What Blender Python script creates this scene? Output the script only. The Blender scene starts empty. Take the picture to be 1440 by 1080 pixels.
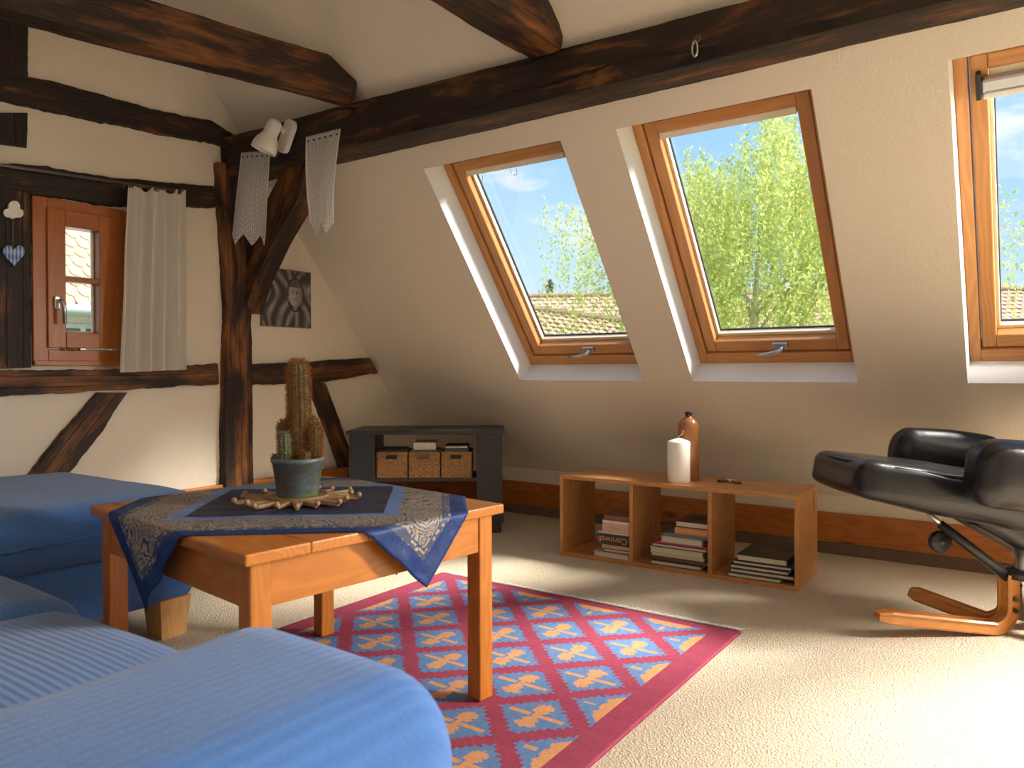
import bpy, bmesh, math, random
import numpy as np
from mathutils import Vector, Matrix, noise
random.seed(7); rng = np.random.default_rng(7)
scene = bpy.context.scene
C = scene.collection

# ------------------------------------------------------------------ camera
FPX, CY = 1060.07, 528.1
YAW, PIT, ROL = math.radians(35.008), math.radians(-.446), math.radians(-.1615)
EYE = np.array([0, 0, .95])
Fv = np.array([-math.sin(YAW)*math.cos(PIT), math.cos(YAW)*math.cos(PIT), math.sin(PIT)])
R0 = np.array([math.cos(YAW), math.sin(YAW), 0]); U0 = np.cross(R0, Fv)
Rv = R0*math.cos(ROL)+U0*math.sin(ROL); Uv = U0*math.cos(ROL)-R0*math.sin(ROL)
cd = bpy.data.cameras.new('camera'); cam = bpy.data.objects.new('camera', cd); C.objects.link(cam)
m = Matrix.Identity(4)
for i in range(3):
    m[i][0] = Rv[i]; m[i][1] = Uv[i]; m[i][2] = -Fv[i]; m[i][3] = EYE[i]
cam.matrix_world = m
cd.sensor_width = 36; cd.lens = FPX/1440*36; cd.shift_y = -(540-CY)/1440; cd.clip_start = .02; cd.clip_end = 500
cd.dof.use_dof = True; cd.dof.focus_distance = 3.4; cd.dof.aperture_fstop = 5.0
scene.camera = cam

# ------------------------------------------------------------------ view, sky, sun
vs = scene.view_settings
vs.view_transform = 'Standard'; vs.look = 'None'; vs.gamma = 1; vs.use_curve_mapping = False
vs.exposure = 1.3
SKY_STRENGTH = 0.44
SUN_STRENGTH, SUN_ANGLE = 5.2, 16
SUN_DIR = Vector((.62, .42, .75))          # towards the sun

class NT:
    """small node-tree helper"""
    def __init__(s, tree): s.t = tree; s.t.nodes.clear()
    def n(s, typ, **kw):
        nd = s.t.nodes.new(typ)
        for k, v in kw.items():
            if k.startswith('_'): setattr(nd, k[1:], v)
        for k, v in kw.items():
            if not k.startswith('_'):
                key = int(k[1:]) if k[0] == 'i' and k[1:].isdigit() else k.replace('__', ' ')
                if isinstance(v, bpy.types.NodeSocket): s.t.links.new(v, nd.inputs[key])
                else: nd.inputs[key].default_value = v
        return nd
    def math(s, op, a, b=0.0, c=0.0):
        return s.n('ShaderNodeMath', _operation=op, i0=a, i1=b, i2=c).outputs[0]
    def ramp(s, fac, stops, interp='LINEAR'):
        r = s.n('ShaderNodeValToRGB', Fac=fac); e = r.color_ramp.elements; r.color_ramp.interpolation = interp
        while len(e) < len(stops): e.new(.5)
        for q, (p, c) in zip(e, stops): q.position = p; q.color = (*c, 1) if len(c) == 3 else c
        return r.outputs['Color']
    def mix(s, f, a, b, blend='MIX'):
        x = s.n('ShaderNodeMix', _data_type='RGBA', _blend_type=blend)
        for key, v in ((0, f), (6, a), (7, b)):
            if isinstance(v, bpy.types.NodeSocket): s.t.links.new(v, x.inputs[key])
            else: x.inputs[key].default_value = (*v, 1) if isinstance(v, tuple) and len(v) == 3 else v
        return x.outputs[2]
    def noise(s, vec, scale, detail=3, rough=.5, dist=0.0):
        return s.n('ShaderNodeTexNoise', Vector=vec, Scale=scale, Detail=detail, Roughness=rough, Distortion=dist)
    def mapping(s, vec, sc=(1, 1, 1), loc=(0, 0, 0), rot=(0, 0, 0)):
        return s.n('ShaderNodeMapping', Vector=vec, Scale=sc, Location=loc, Rotation=rot).outputs[0]

w = bpy.data.worlds.new('sky'); scene.world = w; w.use_nodes = True
T = NT(w.node_tree)
d = T.n('ShaderNodeTexCoord').outputs['Generated']
sp = T.n('ShaderNodeSeparateXYZ', Vector=d)
base = T.ramp(sp.outputs[2], [(0, (.80, .93, 1.0)), (.12, (.58, .82, 1.0)), (.35, (.33, .64, 1.0)), (1, (.2, .48, .92))])
pv = T.mapping(d, sc=(4.2, 4.2, 11))
cl = T.noise(pv, 1.15, 6, .55, .2).outputs[0]
cloud = T.ramp(cl, [(.52, (0, 0, 0)), (.66, (1, 1, 1))])
skycol = T.mix(cloud, base, (.98, .99, 1.0))
bg = T.n('ShaderNodeBackground', Color=skycol, Strength=SKY_STRENGTH)
wo = T.n('ShaderNodeOutputWorld', Surface=bg.outputs[0])

sl = bpy.data.lights.new('sun', 'SUN'); sl.energy = SUN_STRENGTH; sl.angle = math.radians(SUN_ANGLE); sl.color = (1, .95, .86)
so = bpy.data.objects.new('sun_offscreen', sl); C.objects.link(so); so.location = (6, 8, 9); so.rotation_euler = SUN_DIR.to_track_quat('Z', 'Y').to_euler()
# added area light just outside an unseen roof window, boosting daylight from the right
wl = bpy.data.lights.new('window_right_offscreen', 'AREA'); wl.shape = 'RECTANGLE'; wl.size, wl.size_y = .72, 1.2; wl.energy = 160; wl.color = (1, .97, .92)
wp = bpy.data.objects.new('window_right_offscreen', wl); C.objects.link(wp); wp.location = (1.37, 3.466, 1.603)
wp.rotation_euler = Vector((.45, .78, .62)).to_track_quat('Z', 'Y').to_euler()

# ------------------------------------------------------------------ pixel helpers (a pixel gives a direction only; the surface gives the distance)
def ray(u, v): return Fv+Rv*(u-720)/FPX+Uv*(CY-v)/FPX
def hit(u, v, n, o):
    n = np.array(n, float); dd = ray(u, v); return EYE+dd*((np.array(o, float)-EYE)@n)/(dd@n)
Y0, ANG, XG = 4.118, math.radians(51.56), -3.63
nS = np.array([0, math.sin(ANG), math.cos(ANG)]); upS = np.array([0, -math.cos(ANG), math.sin(ANG)]); oS = np.array([0, Y0, .3])
def SL(x, s, dep=0.0): return np.array([x, 0, 0])+oS+upS*s+nS*dep        # roof slope: along, up the slope, outwards
def onS(u, v, dep=0.0): return hit(u, v, nS, oS+nS*dep)
def onX(u, v, x): return hit(u, v, (1, 0, 0), (x, 0, 0))
def onY(u, v, y): return hit(u, v, (0, 1, 0), (0, y, 0))
def onZ(u, v, z): return hit(u, v, (0, 0, 1), (0, 0, z))

# ------------------------------------------------------------------ object helpers
def props(o, label=None, cat=None, group=None, kind=None):
    for k, v in (('label', label), ('category', cat), ('group', group), ('kind', kind)):
        if v: o[k] = v
    return o
def thing(name, loc, label=None, cat=None, group=None, kind=None):
    o = bpy.data.objects.new(name, None); o.empty_display_size = .05; C.objects.link(o); o.location = Vector(loc)
    return props(o, label, cat, group, kind)
def root_inv(p):
    M = Matrix.Identity(4)
    while p: M = M @ (p.matrix_parent_inverse @ p.matrix_basis if p.parent else p.matrix_basis).inverted(); p = p.parent
    return M
def wmat(o):
    return (wmat(o.parent) @ o.matrix_parent_inverse @ o.matrix_basis) if o.parent else o.matrix_basis.copy()
def frame(o, x, y=None, z=None):
    x = Vector(x).normalized()
    if z is None:
        z = Vector((0, 0, 1)) if abs(x.z) < .95 else Vector((0, 1, 0))
        if y is not None: z = x.cross(Vector(y)).normalized()
    z = Vector(z); y = z.cross(x).normalized(); z = x.cross(y)
    M = Matrix.Identity(4)
    for i in range(3): M[i][0], M[i][1], M[i][2], M[i][3] = x[i], y[i], z[i], o[i]
    return M
def obj(name, verts, faces, mat, parent=None, fr=None, local=False, smooth=False, uv=None, fcol=None, mats=None, fmat=None):
    """verts in world space (or already in frame space when local); faces as index tuples"""
    me = bpy.data.meshes.new(name)
    vv = [Vector(v) for v in verts]
    if fr is None: fr = Matrix.Identity(4)
    if not local:
        inv = fr.inverted(); vv = [inv @ v for v in vv]
    me.from_pydata([tuple(v) for v in vv], [], [tuple(f) for f in faces]); me.update()
    if mats:
        for q in mats: me.materials.append(q)
        if fmat is not None: me.polygons.foreach_set('material_index', np.array(fmat, dtype=np.int32))
    else: me.materials.append(mat)
    if smooth: me.polygons.foreach_set('use_smooth', [True]*len(me.polygons))
    if uv is not None:
        l = me.uv_layers.new(name='UVMap'); vi = np.zeros(len(me.loops), dtype=np.int32); me.loops.foreach_get('vertex_index', vi)
        l.data.foreach_set('uv', np.array(uv, dtype=np.float32)[vi].ravel())
    if fcol is not None:
        a = me.color_attributes.new('col', 'FLOAT_COLOR', 'CORNER'); ls = np.zeros(len(me.polygons), dtype=np.int32); me.polygons.foreach_get('loop_total', ls)
        cc = np.repeat(np.array(fcol, dtype=np.float32), ls, axis=0); cc = np.concatenate([cc, np.ones((len(cc), 1), np.float32)], 1)
        a.data.foreach_set('color', cc.ravel())
    o = bpy.data.objects.new(name, me); C.objects.link(o); o.matrix_basis = fr
    if parent is not None:
        o.parent = parent; o.matrix_parent_inverse = wmat(parent).inverted()
    return o
def rbox(dim, bev=0.0, seg=2):
    bm = bmesh.new(); bmesh.ops.create_cube(bm, size=1)
    for v in bm.verts: v.co = Vector((v.co.x*dim[0], v.co.y*dim[1], v.co.z*dim[2]))
    if bev > 0: bmesh.ops.bevel(bm, geom=list(bm.edges), offset=min(bev, min(dim)*.45), segments=seg, affect='EDGES', profile=.5)
    bm.verts.index_update(); r = [v.co.copy() for v in bm.verts], [[v.index for v in f.verts] for f in bm.faces]; bm.free(); return r
def board(name, o, x, dim, mat, parent=None, y=None, z=None, bev=.003, seg=2, smooth=False):
    """box centred at o whose local x (the grain) runs along x"""
    v, f = rbox(dim, bev, seg); return obj(name, v, f, mat, parent, frame(o, x, y, z), True, smooth)
def box(name, lo, hi, mat, parent=None, bev=.003, seg=2, grain=None, smooth=False):
    lo, hi = np.array(lo, float), np.array(hi, float); dm = hi-lo; c = (lo+hi)/2
    ax = int(np.argmax(dm)) if grain is None else grain
    if ax == 0: return board(name, c, (1, 0, 0), dm, mat, parent, bev=bev, seg=seg, smooth=smooth)
    if ax == 1: return board(name, c, (0, 1, 0), (dm[1], dm[0], dm[2]), mat, parent, bev=bev, seg=seg, smooth=smooth)
    return board(name, c, (0, 0, 1), (dm[2], dm[1], dm[0]), mat, parent, z=(-1, 0, 0), bev=bev, seg=seg, smooth=smooth)
def puffy(dim, r, n=(16, 12, 8), bulge=(0, 0, 0), p=2.0):
    """soft rounded box: vertices of a gridded box pushed onto a rounded box, faces bulged"""
    V, F = [], []; idx = {}
    dim = np.array(dim, float); h = dim/2; r = np.minimum(r, h*.98)
    def vert(q):
        k = tuple(np.round(q, 5))
        if k in idx: return idx[k]
        P = q*h; inn = np.clip(P, -(h-r), h-r); dlt = P-inn; nn = np.linalg.norm(dlt/r)
        if nn > 1e-6: dlt = dlt/max(nn, 1e-6)*(np.max(np.abs(dlt/r)))
        P = inn+dlt
        a = P/h
        P = P+np.array([bulge[0]*np.sign(a[0])*abs(a[0])*(1-a[1]**2)*(1-a[2]**2), bulge[1]*np.sign(a[1])*abs(a[1])*(1-a[0]**2)*(1-a[2]**2), bulge[2]*np.sign(a[2])*abs(a[2])*max(0, 1-a[0]**2)**.6*max(0, 1-a[1]**2)**.6])
        idx[k] = len(V); V.append(P); return idx[k]
    for ax in range(3):
        b, c = (ax+1) % 3, (ax+2) % 3
        gb = np.sin(np.linspace(-1, 1, n[b]+1)*math.pi/2*.97)/math.sin(math.pi/2*.97); gc = np.sin(np.linspace(-1, 1, n[c]+1)*math.pi/2*.97)/math.sin(math.pi/2*.97)
        for s in (-1, 1):
            for i in range(n[b]):
                for j in range(n[c]):
                    q4 = []
                    for (ii, jj) in ((i, j), (i+1, j), (i+1, j+1), (i, j+1)):
                        q = np.zeros(3); q[ax] = s; q[b] = gb[ii]; q[c] = gc[jj]; q4.append(vert(q))
                    F.append(q4 if s > 0 else q4[::-1])
    return V, F
def tube(pts, rad, seg=8, cap=True, closed=False):
    pts = [Vector(p) for p in pts]; n = len(pts); rad = [rad]*n if np.isscalar(rad) else rad
    V, F = [], []; up = None
    for i, p in enumerate(pts):
        t = (pts[(i+1) % n]-pts[i-1]) if closed else (pts[min(i+1, n-1)]-pts[max(i-1, 0)])
        t.normalize()
        if up is None: up = t.orthogonal().normalized()
        up = (up-t*up.dot(t)).normalized(); s = t.cross(up)
        for k in range(seg):
            a = 2*math.pi*k/seg; V.append(p+(up*math.cos(a)+s*math.sin(a))*rad[i])
    for i in range(n if closed else n-1):
        j = (i+1) % n
        for k in range(seg): F.append((i*seg+k, i*seg+(k+1) % seg, j*seg+(k+1) % seg, j*seg+k))
    if cap and not closed: F.append(list(range(seg))[::-1]); F.append([(n-1)*seg+k for k in range(seg)])
    return V, F
def lathe(prof, seg=32, o=(0, 0, 0), M=None, cap=True):
    V, F = [], []; n = len(prof)
    for r, z in prof:
        for k in range(seg):
            a = 2*math.pi*k/seg; p = Vector((r*math.cos(a), r*math.sin(a), z)); p = (M @ p) if M else p; V.append(p+Vector(o))
    for i in range(n-1):
        for k in range(seg): F.append((i*seg+k, i*seg+(k+1) % seg, (i+1)*seg+(k+1) % seg, (i+1)*seg+k))
    if cap:
        if prof[0][0] > 1e-5: F.append(list(range(seg))[::-1])
        if prof[-1][0] > 1e-5: F.append([(n-1)*seg+k for k in range(seg)])
    return V, F
def join(parts):
    V, F = [], []
    for v, f in parts:
        b = len(V); V += list(v); F += [[i+b for i in q] for q in f]
    return V, F
def prism(pts, ext):
    """closed polygon of 3D points extruded along ext"""
    n = len(pts); e = Vector(ext); V = [Vector(p) for p in pts]+[Vector(p)+e for p in pts]
    return V, [list(range(n))[::-1], [n+i for i in range(n)]]+[(i, (i+1) % n, n+(i+1) % n, n+i) for i in range(n)]
def fbm(p, sc, sd=0): return noise.noise(Vector(p)*sc+Vector((sd*3.1, sd*1.7, sd*5.3)))

# ------------------------------------------------------------------ materials
def new(name):
    mt = bpy.data.materials.new(name); mt.use_nodes = True; return mt, NT(mt.node_tree)
def fin(t, col, rough=.5, bump=None, bstr=.3, bdist=.01, metal=0.0, spec=.5, extra=None):
    kw = dict(Roughness=rough, Metallic=metal)
    b = t.n('ShaderNodeBsdfPrincipled', **kw); b.inputs['Specular IOR Level'].default_value = spec
    if isinstance(col, bpy.types.NodeSocket): t.t.links.new(col, b.inputs['Base Color'])
    else: b.inputs['Base Color'].default_value = (*col, 1)
    if bump is not None:
        bn = t.n('ShaderNodeBump', Strength=bstr, Distance=bdist, Height=bump); t.t.links.new(bn.outputs[0], b.inputs['Normal'])
    for k, v in (extra or {}).items():
        if isinstance(v, bpy.types.NodeSocket): t.t.links.new(v, b.inputs[k])
        else: b.inputs[k].default_value = v
    t.n('ShaderNodeOutputMaterial', Surface=b.outputs[0]); return b
def plain(name, col, rough=.5, metal=0.0, spec=.5, var=.12, sc=30):
    mt, t = new(name); o = t.n('ShaderNodeTexCoord').outputs['Object']
    nz = t.noise(o, sc, 3).outputs[0]; c = t.mix(nz, tuple(x*(1-var) for x in col), tuple(min(1, x*(1+var)) for x in col))
    fin(t, c, rough, nz, .08, .004, metal, spec); return mt
def plaster(name, col, amount=.5):
    mt, t = new(name); o = t.n('ShaderNodeTexCoord').outputs['Object']
    big = t.noise(o, 1.3, 3).outputs[0]
    wr = t.noise(o, 7, 2); o2 = t.mix(.06, o, wr.outputs[1], 'ADD')
    h = t.noise(t.mapping(o2, sc=(1, 1, .8)), 42, 4, .55, 1.6).outputs[0]; h2 = t.noise(o, 110, 2).outputs[0]
    hh = t.math('ADD', h, t.math('MULTIPLY', h2, .25))
    c = t.mix(big, tuple(x*.95 for x in col), tuple(min(1, x*1.04) for x in col))
    fin(t, c, .9, hh, amount, .012, spec=.2); return mt
def timber(name, dark=.55):
    mt, t = new(name); o = t.n('ShaderNodeTexCoord').outputs['Object']; ri = t.n('ShaderNodeObjectInfo').outputs['Random']
    off = t.n('ShaderNodeCombineXYZ', X=t.math('MULTIPLY', ri, 40.0), Y=t.math('MULTIPLY', ri, 17.0), Z=0.0).outputs[0]
    v = t.n('ShaderNodeVectorMath', _operation='ADD', i0=o, i1=off).outputs[0]
    a = t.noise(t.mapping(v, sc=(1.6, 7, 7)), 1.6, 5, .6, .4).outputs[0]
    g = t.noise(t.mapping(v, sc=(2.2, 46, 46)), 1.5, 4, .6, .5).outputs[0]
    f = t.math('ADD', t.math('MULTIPLY', a, .8), t.math('MULTIPLY', g, .2))
    c = t.ramp(f, [(dark-.2, (.012, .008, .006)), (dark-.03, (.03, .016, .010)), (dark+.035, (.16, .055, .016)), (dark+.12, (.36, .135, .035)), (.9, (.45, .2, .06))])
    c = t.mix(t.math('MULTIPLY', g, .7), c, (.02, .012, .008), 'MIX')
    crack = t.n('ShaderNodeTexWave', _wave_type='BANDS', _bands_direction='Y', Vector=t.mapping(v, sc=(.25, 5, 5)), Scale=1.2, Distortion=5.0, Detail=3.0, Detail__Scale=1.2).outputs[1]
    ck = t.ramp(crack, [(0, (0, 0, 0)), (.02, (1, 1, 1))])
    c = t.mix(ck, (.006, .004, .003), c)
    h = t.math('ADD', t.math('ADD', g, t.math('MULTIPLY', a, .8)), t.math('MULTIPLY', ck, .6))
    fin(t, c, .55, h, .55, .012, spec=.35); return mt
def pine(name, c1, c2, rough=.35, sc=1.0, knots=True):
    mt, t = new(name); o = t.n('ShaderNodeTexCoord').outputs['Object']; ri = t.n('ShaderNodeObjectInfo').outputs['Random']
    off = t.n('ShaderNodeCombineXYZ', X=t.math('MULTIPLY', ri, 23.0), Y=t.math('MULTIPLY', ri, 7.0), Z=t.math('MULTIPLY', ri, 11.0)).outputs[0]
    v = t.n('ShaderNodeVectorMath', _operation='ADD', i0=o, i1=off).outputs[0]
    dst = t.noise(t.mapping(v, sc=(1.2, 6, 6)), 1.5*sc, 2).outputs[0]
    vv = t.n('ShaderNodeVectorMath', _operation='ADD', i0=t.mapping(v, sc=(.6, 9, 9)), i1=t.n('ShaderNodeCombineXYZ', X=0.0, Y=t.math('MULTIPLY', dst, 2.2), Z=t.math('MULTIPLY', dst, 1.3)).outputs[0]).outputs[0]
    wv = t.n('ShaderNodeTexWave', _wave_type='BANDS', _bands_direction='Y', Vector=vv, Scale=1.6*sc, Distortion=1.0, Detail=2.0).outputs[1]
    fine = t.noise(t.mapping(v, sc=(6, 160, 160)), 1.0, 2).outputs[0]
    f = t.math('ADD', t.math('MULTIPLY', wv, .55), t.math('MULTIPLY', fine, .45))
    c = t.mix(f, c1, c2)
    if knots:
        vo = t.n('ShaderNodeTexVoronoi', Vector=t.mapping(v, sc=(2.1, 5.5, 5.5)), Scale=1.0, Randomness=1.0)
        k = t.ramp(vo.outputs['Distance'], [(.0, (1, 1, 1)), (.07, (.75, .75, .75)), (.12, (0, 0, 0))])
        c = t.mix(t.math('MULTIPLY', k, .8), c, tuple(x*.22 for x in c1))
    fin(t, c, rough, f, .06, .003, spec=.45); return mt
def fabric(name, c1, c2, rib=0.0, ribaxis='Y', sc=190, rough=.95, bs=.75):
    mt, t = new(name); o = t.n('ShaderNodeTexCoord').outputs['Object']
    n1 = t.noise(o, 2.2, 3).outputs[0]; n2 = t.noise(o, sc, 2, .6).outputs[0]
    f = t.math('ADD', t.math('MULTIPLY', n1, .45), t.math('MULTIPLY', n2, .55)); h = n2
    if rib:
        wv = t.n('ShaderNodeTexWave', _wave_type='BANDS', _bands_direction=ribaxis, Vector=o, Scale=rib, Distortion=1.1, Detail=2.0, Detail__Scale=.8).outputs[1]
        f = t.math('ADD', t.math('MULTIPLY', f, .86), t.math('MULTIPLY', wv, .14)); h = t.math('ADD', t.math('MULTIPLY', n2, .5), t.math('MULTIPLY', wv, .8))
    c = t.mix(f, c1, c2)
    fin(t, c, rough, h, bs, .004, spec=.15, extra={'Sheen Weight': .25, 'Sheen Roughness': .5}); return mt
def attrmat(name, rough=.9, bumpsc=300, bs=.4):
    mt, t = new(name); a = t.n('ShaderNodeVertexColor', _layer_name='col').outputs[0]; o = t.n('ShaderNodeTexCoord').outputs['Object']
    n2 = t.noise(o, bumpsc, 2).outputs[0]; c = t.mix(t.math('MULTIPLY', n2, .35), a, (.02, .01, .02), 'MIX')
    fin(t, c, rough, n2, bs, .004, spec=.1); return mt
def leather(name):
    mt, t = new(name); o = t.n('ShaderNodeTexCoord').outputs['Object']
    n1 = t.noise(o, 5, 4, .5, .6).outputs[0]; vo = t.n('ShaderNodeTexVoronoi', Vector=o, Scale=220.0).outputs['Distance']
    h = t.math('ADD', t.math('MULTIPLY', n1, 2.5), t.math('MULTIPLY', vo, .25))
    fin(t, (.009, .009, .012), .27, h, .14, .01, spec=.42); return mt

M_plaster = plaster('plaster', (.77, .69, .573), .24)
M_reveal = plaster('white_plaster', (.86, .86, .85), .2)
M_timber = timber('old_timber', .50); M_timber_purlin = timber('smoked_timber', .55); M_timber_dark = timber('dark_timber', .6)
M_pine = pine('orange_pine', (.36, .105, .015), (.50, .17, .03)); M_pine_table = pine('table_pine', (.46, .145, .018), (.60, .215, .034), .3)
M_shelf = pine('shelf_wood', (.40, .165, .05), (.60, .30, .11), .42, 1.3); M_sash = pine('sash_wood', (.47, .20, .06), (.62, .29, .10), .35, .7, False)
M_gframe = pine('red_pine', (.33, .095, .012), (.42, .13, .018), .35, .7, False); M_bent = pine('bent_beech', (.5, .2, .05), (.62, .27, .075), .25, 1.2, False)
M_foot = pine('foot_wood', (.62, .32, .11), (.74, .42, .17), .4, 1, False)
M_blue = fabric('blue_chenille', (.026, .085, .28), (.095, .235, .58)); M_blue_rib = fabric('blue_ribbed', (.026, .085, .28), (.095, .235, .58), 19, 'Y', bs=.3); M_blue_arm = fabric('blue_ribbed_arm', (.026, .085, .28), (.095, .235, .58), 17, 'X', bs=.3)
M_leather = leather('black_leather'); M_black = plain('black_plastic', (.012, .012, .013), .35); M_steel = plain('steel', (.55, .55, .56), .3, 1.0)
M_charcoal = plain('charcoal_paint', (.028, .031, .037), .42, var=.2, sc=12); M_white = plain('white_enamel', (.8, .77, .7), .35); M_cream = plain('cream_rail', (.78, .66, .5), .45)
M_gasket = plain('gasket', (.02, .02, .022), .5); M_alu = plain('aluminium', (.5, .52, .55), .35, .9)
M_wax = plain('wax', (.88, .86, .8), .45, var=.03); M_iron = plain('dark_iron', (.16, .135, .12), .4, .6); M_brass = plain('bronze', (.25, .14, .06), .35, .8)
M_strip = plain('base_strip', (.17, .11, .075), .8)
mt, t = new('pane'); M_glass = mt
tr = t.n('ShaderNodeBsdfTransparent', Color=(.97, .99, .99, 1)); gl = t.n('ShaderNodeBsdfGlossy', Color=(1, 1, 1, 1), Roughness=.02)
t.n('ShaderNodeOutputMaterial', Surface=t.n('ShaderNodeMixShader', i0=.05, i1=tr.outputs[0], i2=gl.outputs[0]).outputs[0])
mt, t = new('carpet'); M_carpet = mt
o_ = t.n('ShaderNodeTexCoord').outputs['Object']; n1 = t.noise(o_, 210, 3, .7).outputs[0]; n2 = t.noise(o_, 1.5, 3).outputs[0]; n3 = t.n('ShaderNodeTexVoronoi', Vector=o_, Scale=170.0).outputs['Distance']
cc = t.mix(n1, (.60, .48, .33), (.88, .78, .62)); cc = t.mix(t.math('MULTIPLY', n2, .3), cc, (.70, .59, .44)); cc = t.mix(t.math('MULTIPLY', n3, .45), cc, (.42, .32, .2))
fin(t, cc, .97, t.math('ADD', n1, n3), .8, .005, spec=.1)
mt, t = new('curtain_cotton'); M_cotton = mt
o_ = t.n('ShaderNodeTexCoord').outputs['Object']; n2 = t.noise(o_, 250, 2).outputs[0]
df = t.n('ShaderNodeBsdfDiffuse', Color=(.88, .85, .79, 1), Roughness=.8); tl = t.n('ShaderNodeBsdfTranslucent', Color=(.88, .84, .77, 1))
t.n('ShaderNodeOutputMaterial', Surface=t.n('ShaderNodeMixShader', i0=.3, i1=df.outputs[0], i2=tl.outputs[0]).outputs[0])
mt, t = new('lace'); M_lace = mt
uvn = t.n('ShaderNodeTexCoord').outputs['UV']; su = t.n('ShaderNodeSeparateXYZ', Vector=uvn)
zig = t.math('ADD', t.math('MULTIPLY', su.outputs[1], 9.0), t.math('MULTIPLY', t.math('PINGPONG', t.math('MULTIPLY', su.outputs[0], 3.0), .5), 2.0))
s1 = t.math('FRACT', t.math('MULTIPLY', zig, 2.0)); s2 = t.math('FRACT', t.math('MULTIPLY', su.outputs[0], 24.0)); s3 = t.math('FRACT', t.math('MULTIPLY', su.outputs[1], 78.0))
hole = t.math('MULTIPLY', t.math('GREATER_THAN', s2, .42), t.math('GREATER_THAN', s3, .42))
hole2 = t.math('GREATER_THAN', s1, .86)
edge = t.math('GREATER_THAN', t.math('ABSOLUTE', t.math('SUBTRACT', su.outputs[0], .5)), .46)
al = t.math('MAXIMUM', t.math('SUBTRACT', .95, t.math('MULTIPLY', t.math('MAXIMUM', hole, hole2), .5)), edge)
df = t.n('ShaderNodeBsdfDiffuse', Color=(.92, .91, .92, 1)); tl = t.n('ShaderNodeBsdfTranslucent', Color=(.92, .91, .92, 1)); mx = t.n('ShaderNodeMixShader', i0=.35, i1=df.outputs[0], i2=tl.outputs[0])
t.n('ShaderNodeOutputMaterial', Surface=t.n('ShaderNodeMixShader', i0=al, i1=t.n('ShaderNodeBsdfTransparent').outputs[0], i2=mx.outputs[0]).outputs[0])

# ------------------------------------------------------------------ the room
ZC = 3.0; XR = 3.6; YB = -2.4
SKY = [(-2.499, -1.710), (-1.441, -.668), (-.246, .535), (.98, 1.76), (2.15, 2.93)]
SB, ST, FD = .752, 2.10, .145          # skylight opening on the slope and depth of the frame
props(obj('floor', [(XG, YB, 0), (XR, YB, 0), (XR, Y0, 0), (XG, Y0, 0)], [(0, 1, 2, 3)], M_carpet), 'beige looped wool carpet covering the whole floor', kind='structure')
smax = (ZC-.3)/math.sin(ANG)
V, F, FM = [], [], []
def quad(pts, mi=0):
    b = len(V); V.extend(pts); F.append((b, b+1, b+2, b+3)); FM.append(mi)
xs = [XG]+[q for p in SKY for q in p]+[XR]
for i in range(len(xs)-1):
    for (s0, s1) in ((-.02, SB), (SB, ST), (ST, smax)):
        if i % 2 == 1 and s0 == SB: continue
        nx = max(1, int((xs[i+1]-xs[i])/.4))
        for k in range(nx):
            a, b = xs[i]+(xs[i+1]-xs[i])*k/nx, xs[i]+(xs[i+1]-xs[i])*(k+1)/nx
            quad([SL(a, s0), SL(a, s1), SL(b, s1), SL(b, s0)])
for a, b in SKY:
    D = .26
    quad([SL(a, SB), SL(a, SB, D), SL(a, ST, D), SL(a, ST)], 1); quad([SL(b, SB), SL(b, ST), SL(b, ST, D), SL(b, SB, D)], 1)
    quad([SL(a, SB), SL(b, SB), SL(b, SB, D), SL(a, SB, D)], 1); quad([SL(a, ST), SL(a, ST, D), SL(b, ST, D), SL(b, ST)], 1)
quad([(XG, SL(0, smax)[1], ZC), (XG, YB, ZC), (XR, YB, ZC), (XR, SL(0, smax)[1], ZC)])
props(obj('ceiling', V, F, None, mats=[M_plaster, M_reveal], fmat=FM), 'sloping cream plastered attic ceiling pierced by roof windows', kind='structure')
props(obj('wall_back', [(XG, Y0, 0), (XR, Y0, 0), (XR, Y0, .32), (XG, Y0, .32)], [(0, 1, 2, 3)], M_plaster), 'low plastered knee wall under the roof slope', kind='structure')
props(obj('wall_right', [(XR, YB, 0), (XR, YB, ZC), (XR, Y0-2.1, ZC), (XR, Y0, .3), (XR, Y0, 0)], [(0, 1, 2, 3, 4)], M_plaster), 'plastered gable wall closing the far end of the attic', kind='structure')
props(obj('wall_front', [(XG, YB, 0), (XG, YB, ZC), (XR, YB, ZC), (XR, YB, 0)], [(0, 1, 2, 3)], M_plaster), 'plain plastered wall behind the sofa', kind='structure')
# gable wall with its window hole, cut off by the roof slope
WY0, WY1, WZ0, WZ1 = 1.503, 1.945, .978, 1.722
bm = bmesh.new()
ys = [YB, 0, .8, WY0, WY1, 2.3, 2.7, 3.1, 3.5, Y0]; zs = [0, .5, WZ0, WZ1, 2.1, 2.5, ZC]
for i in range(len(ys)-1):
    for j in range(len(zs)-1):
        if ys[i] == WY0 and zs[j] == WZ0: continue
        bm.faces.new([bm.verts.new((XG, y, z)) for y, z in ((ys[i], zs[j]), (ys[i+1], zs[j]), (ys[i+1], zs[j+1]), (ys[i], zs[j+1]))])
for (y, z), (y2, z2) in (((WY0, WZ0), (WY0, WZ1)), ((WY0, WZ1), (WY1, WZ1)), ((WY1, WZ1), (WY1, WZ0)), ((WY1, WZ0), (WY0, WZ0))):
    bm.faces.new([bm.verts.new(p) for p in ((XG, y, z), (XG, y2, z2), (XG-.2, y2, z2), (XG-.2, y, z))])
bmesh.ops.bisect_plane(bm, geom=list(bm.verts)+list(bm.edges)+list(bm.faces), plane_co=SL(0, 0, .02), plane_no=nS, clear_outer=True)
bm.verts.index_update()
V = [v.co.copy() for v in bm.verts]; F = [[v.index for v in f.verts] for f in bm.faces]; bm.free()
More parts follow.
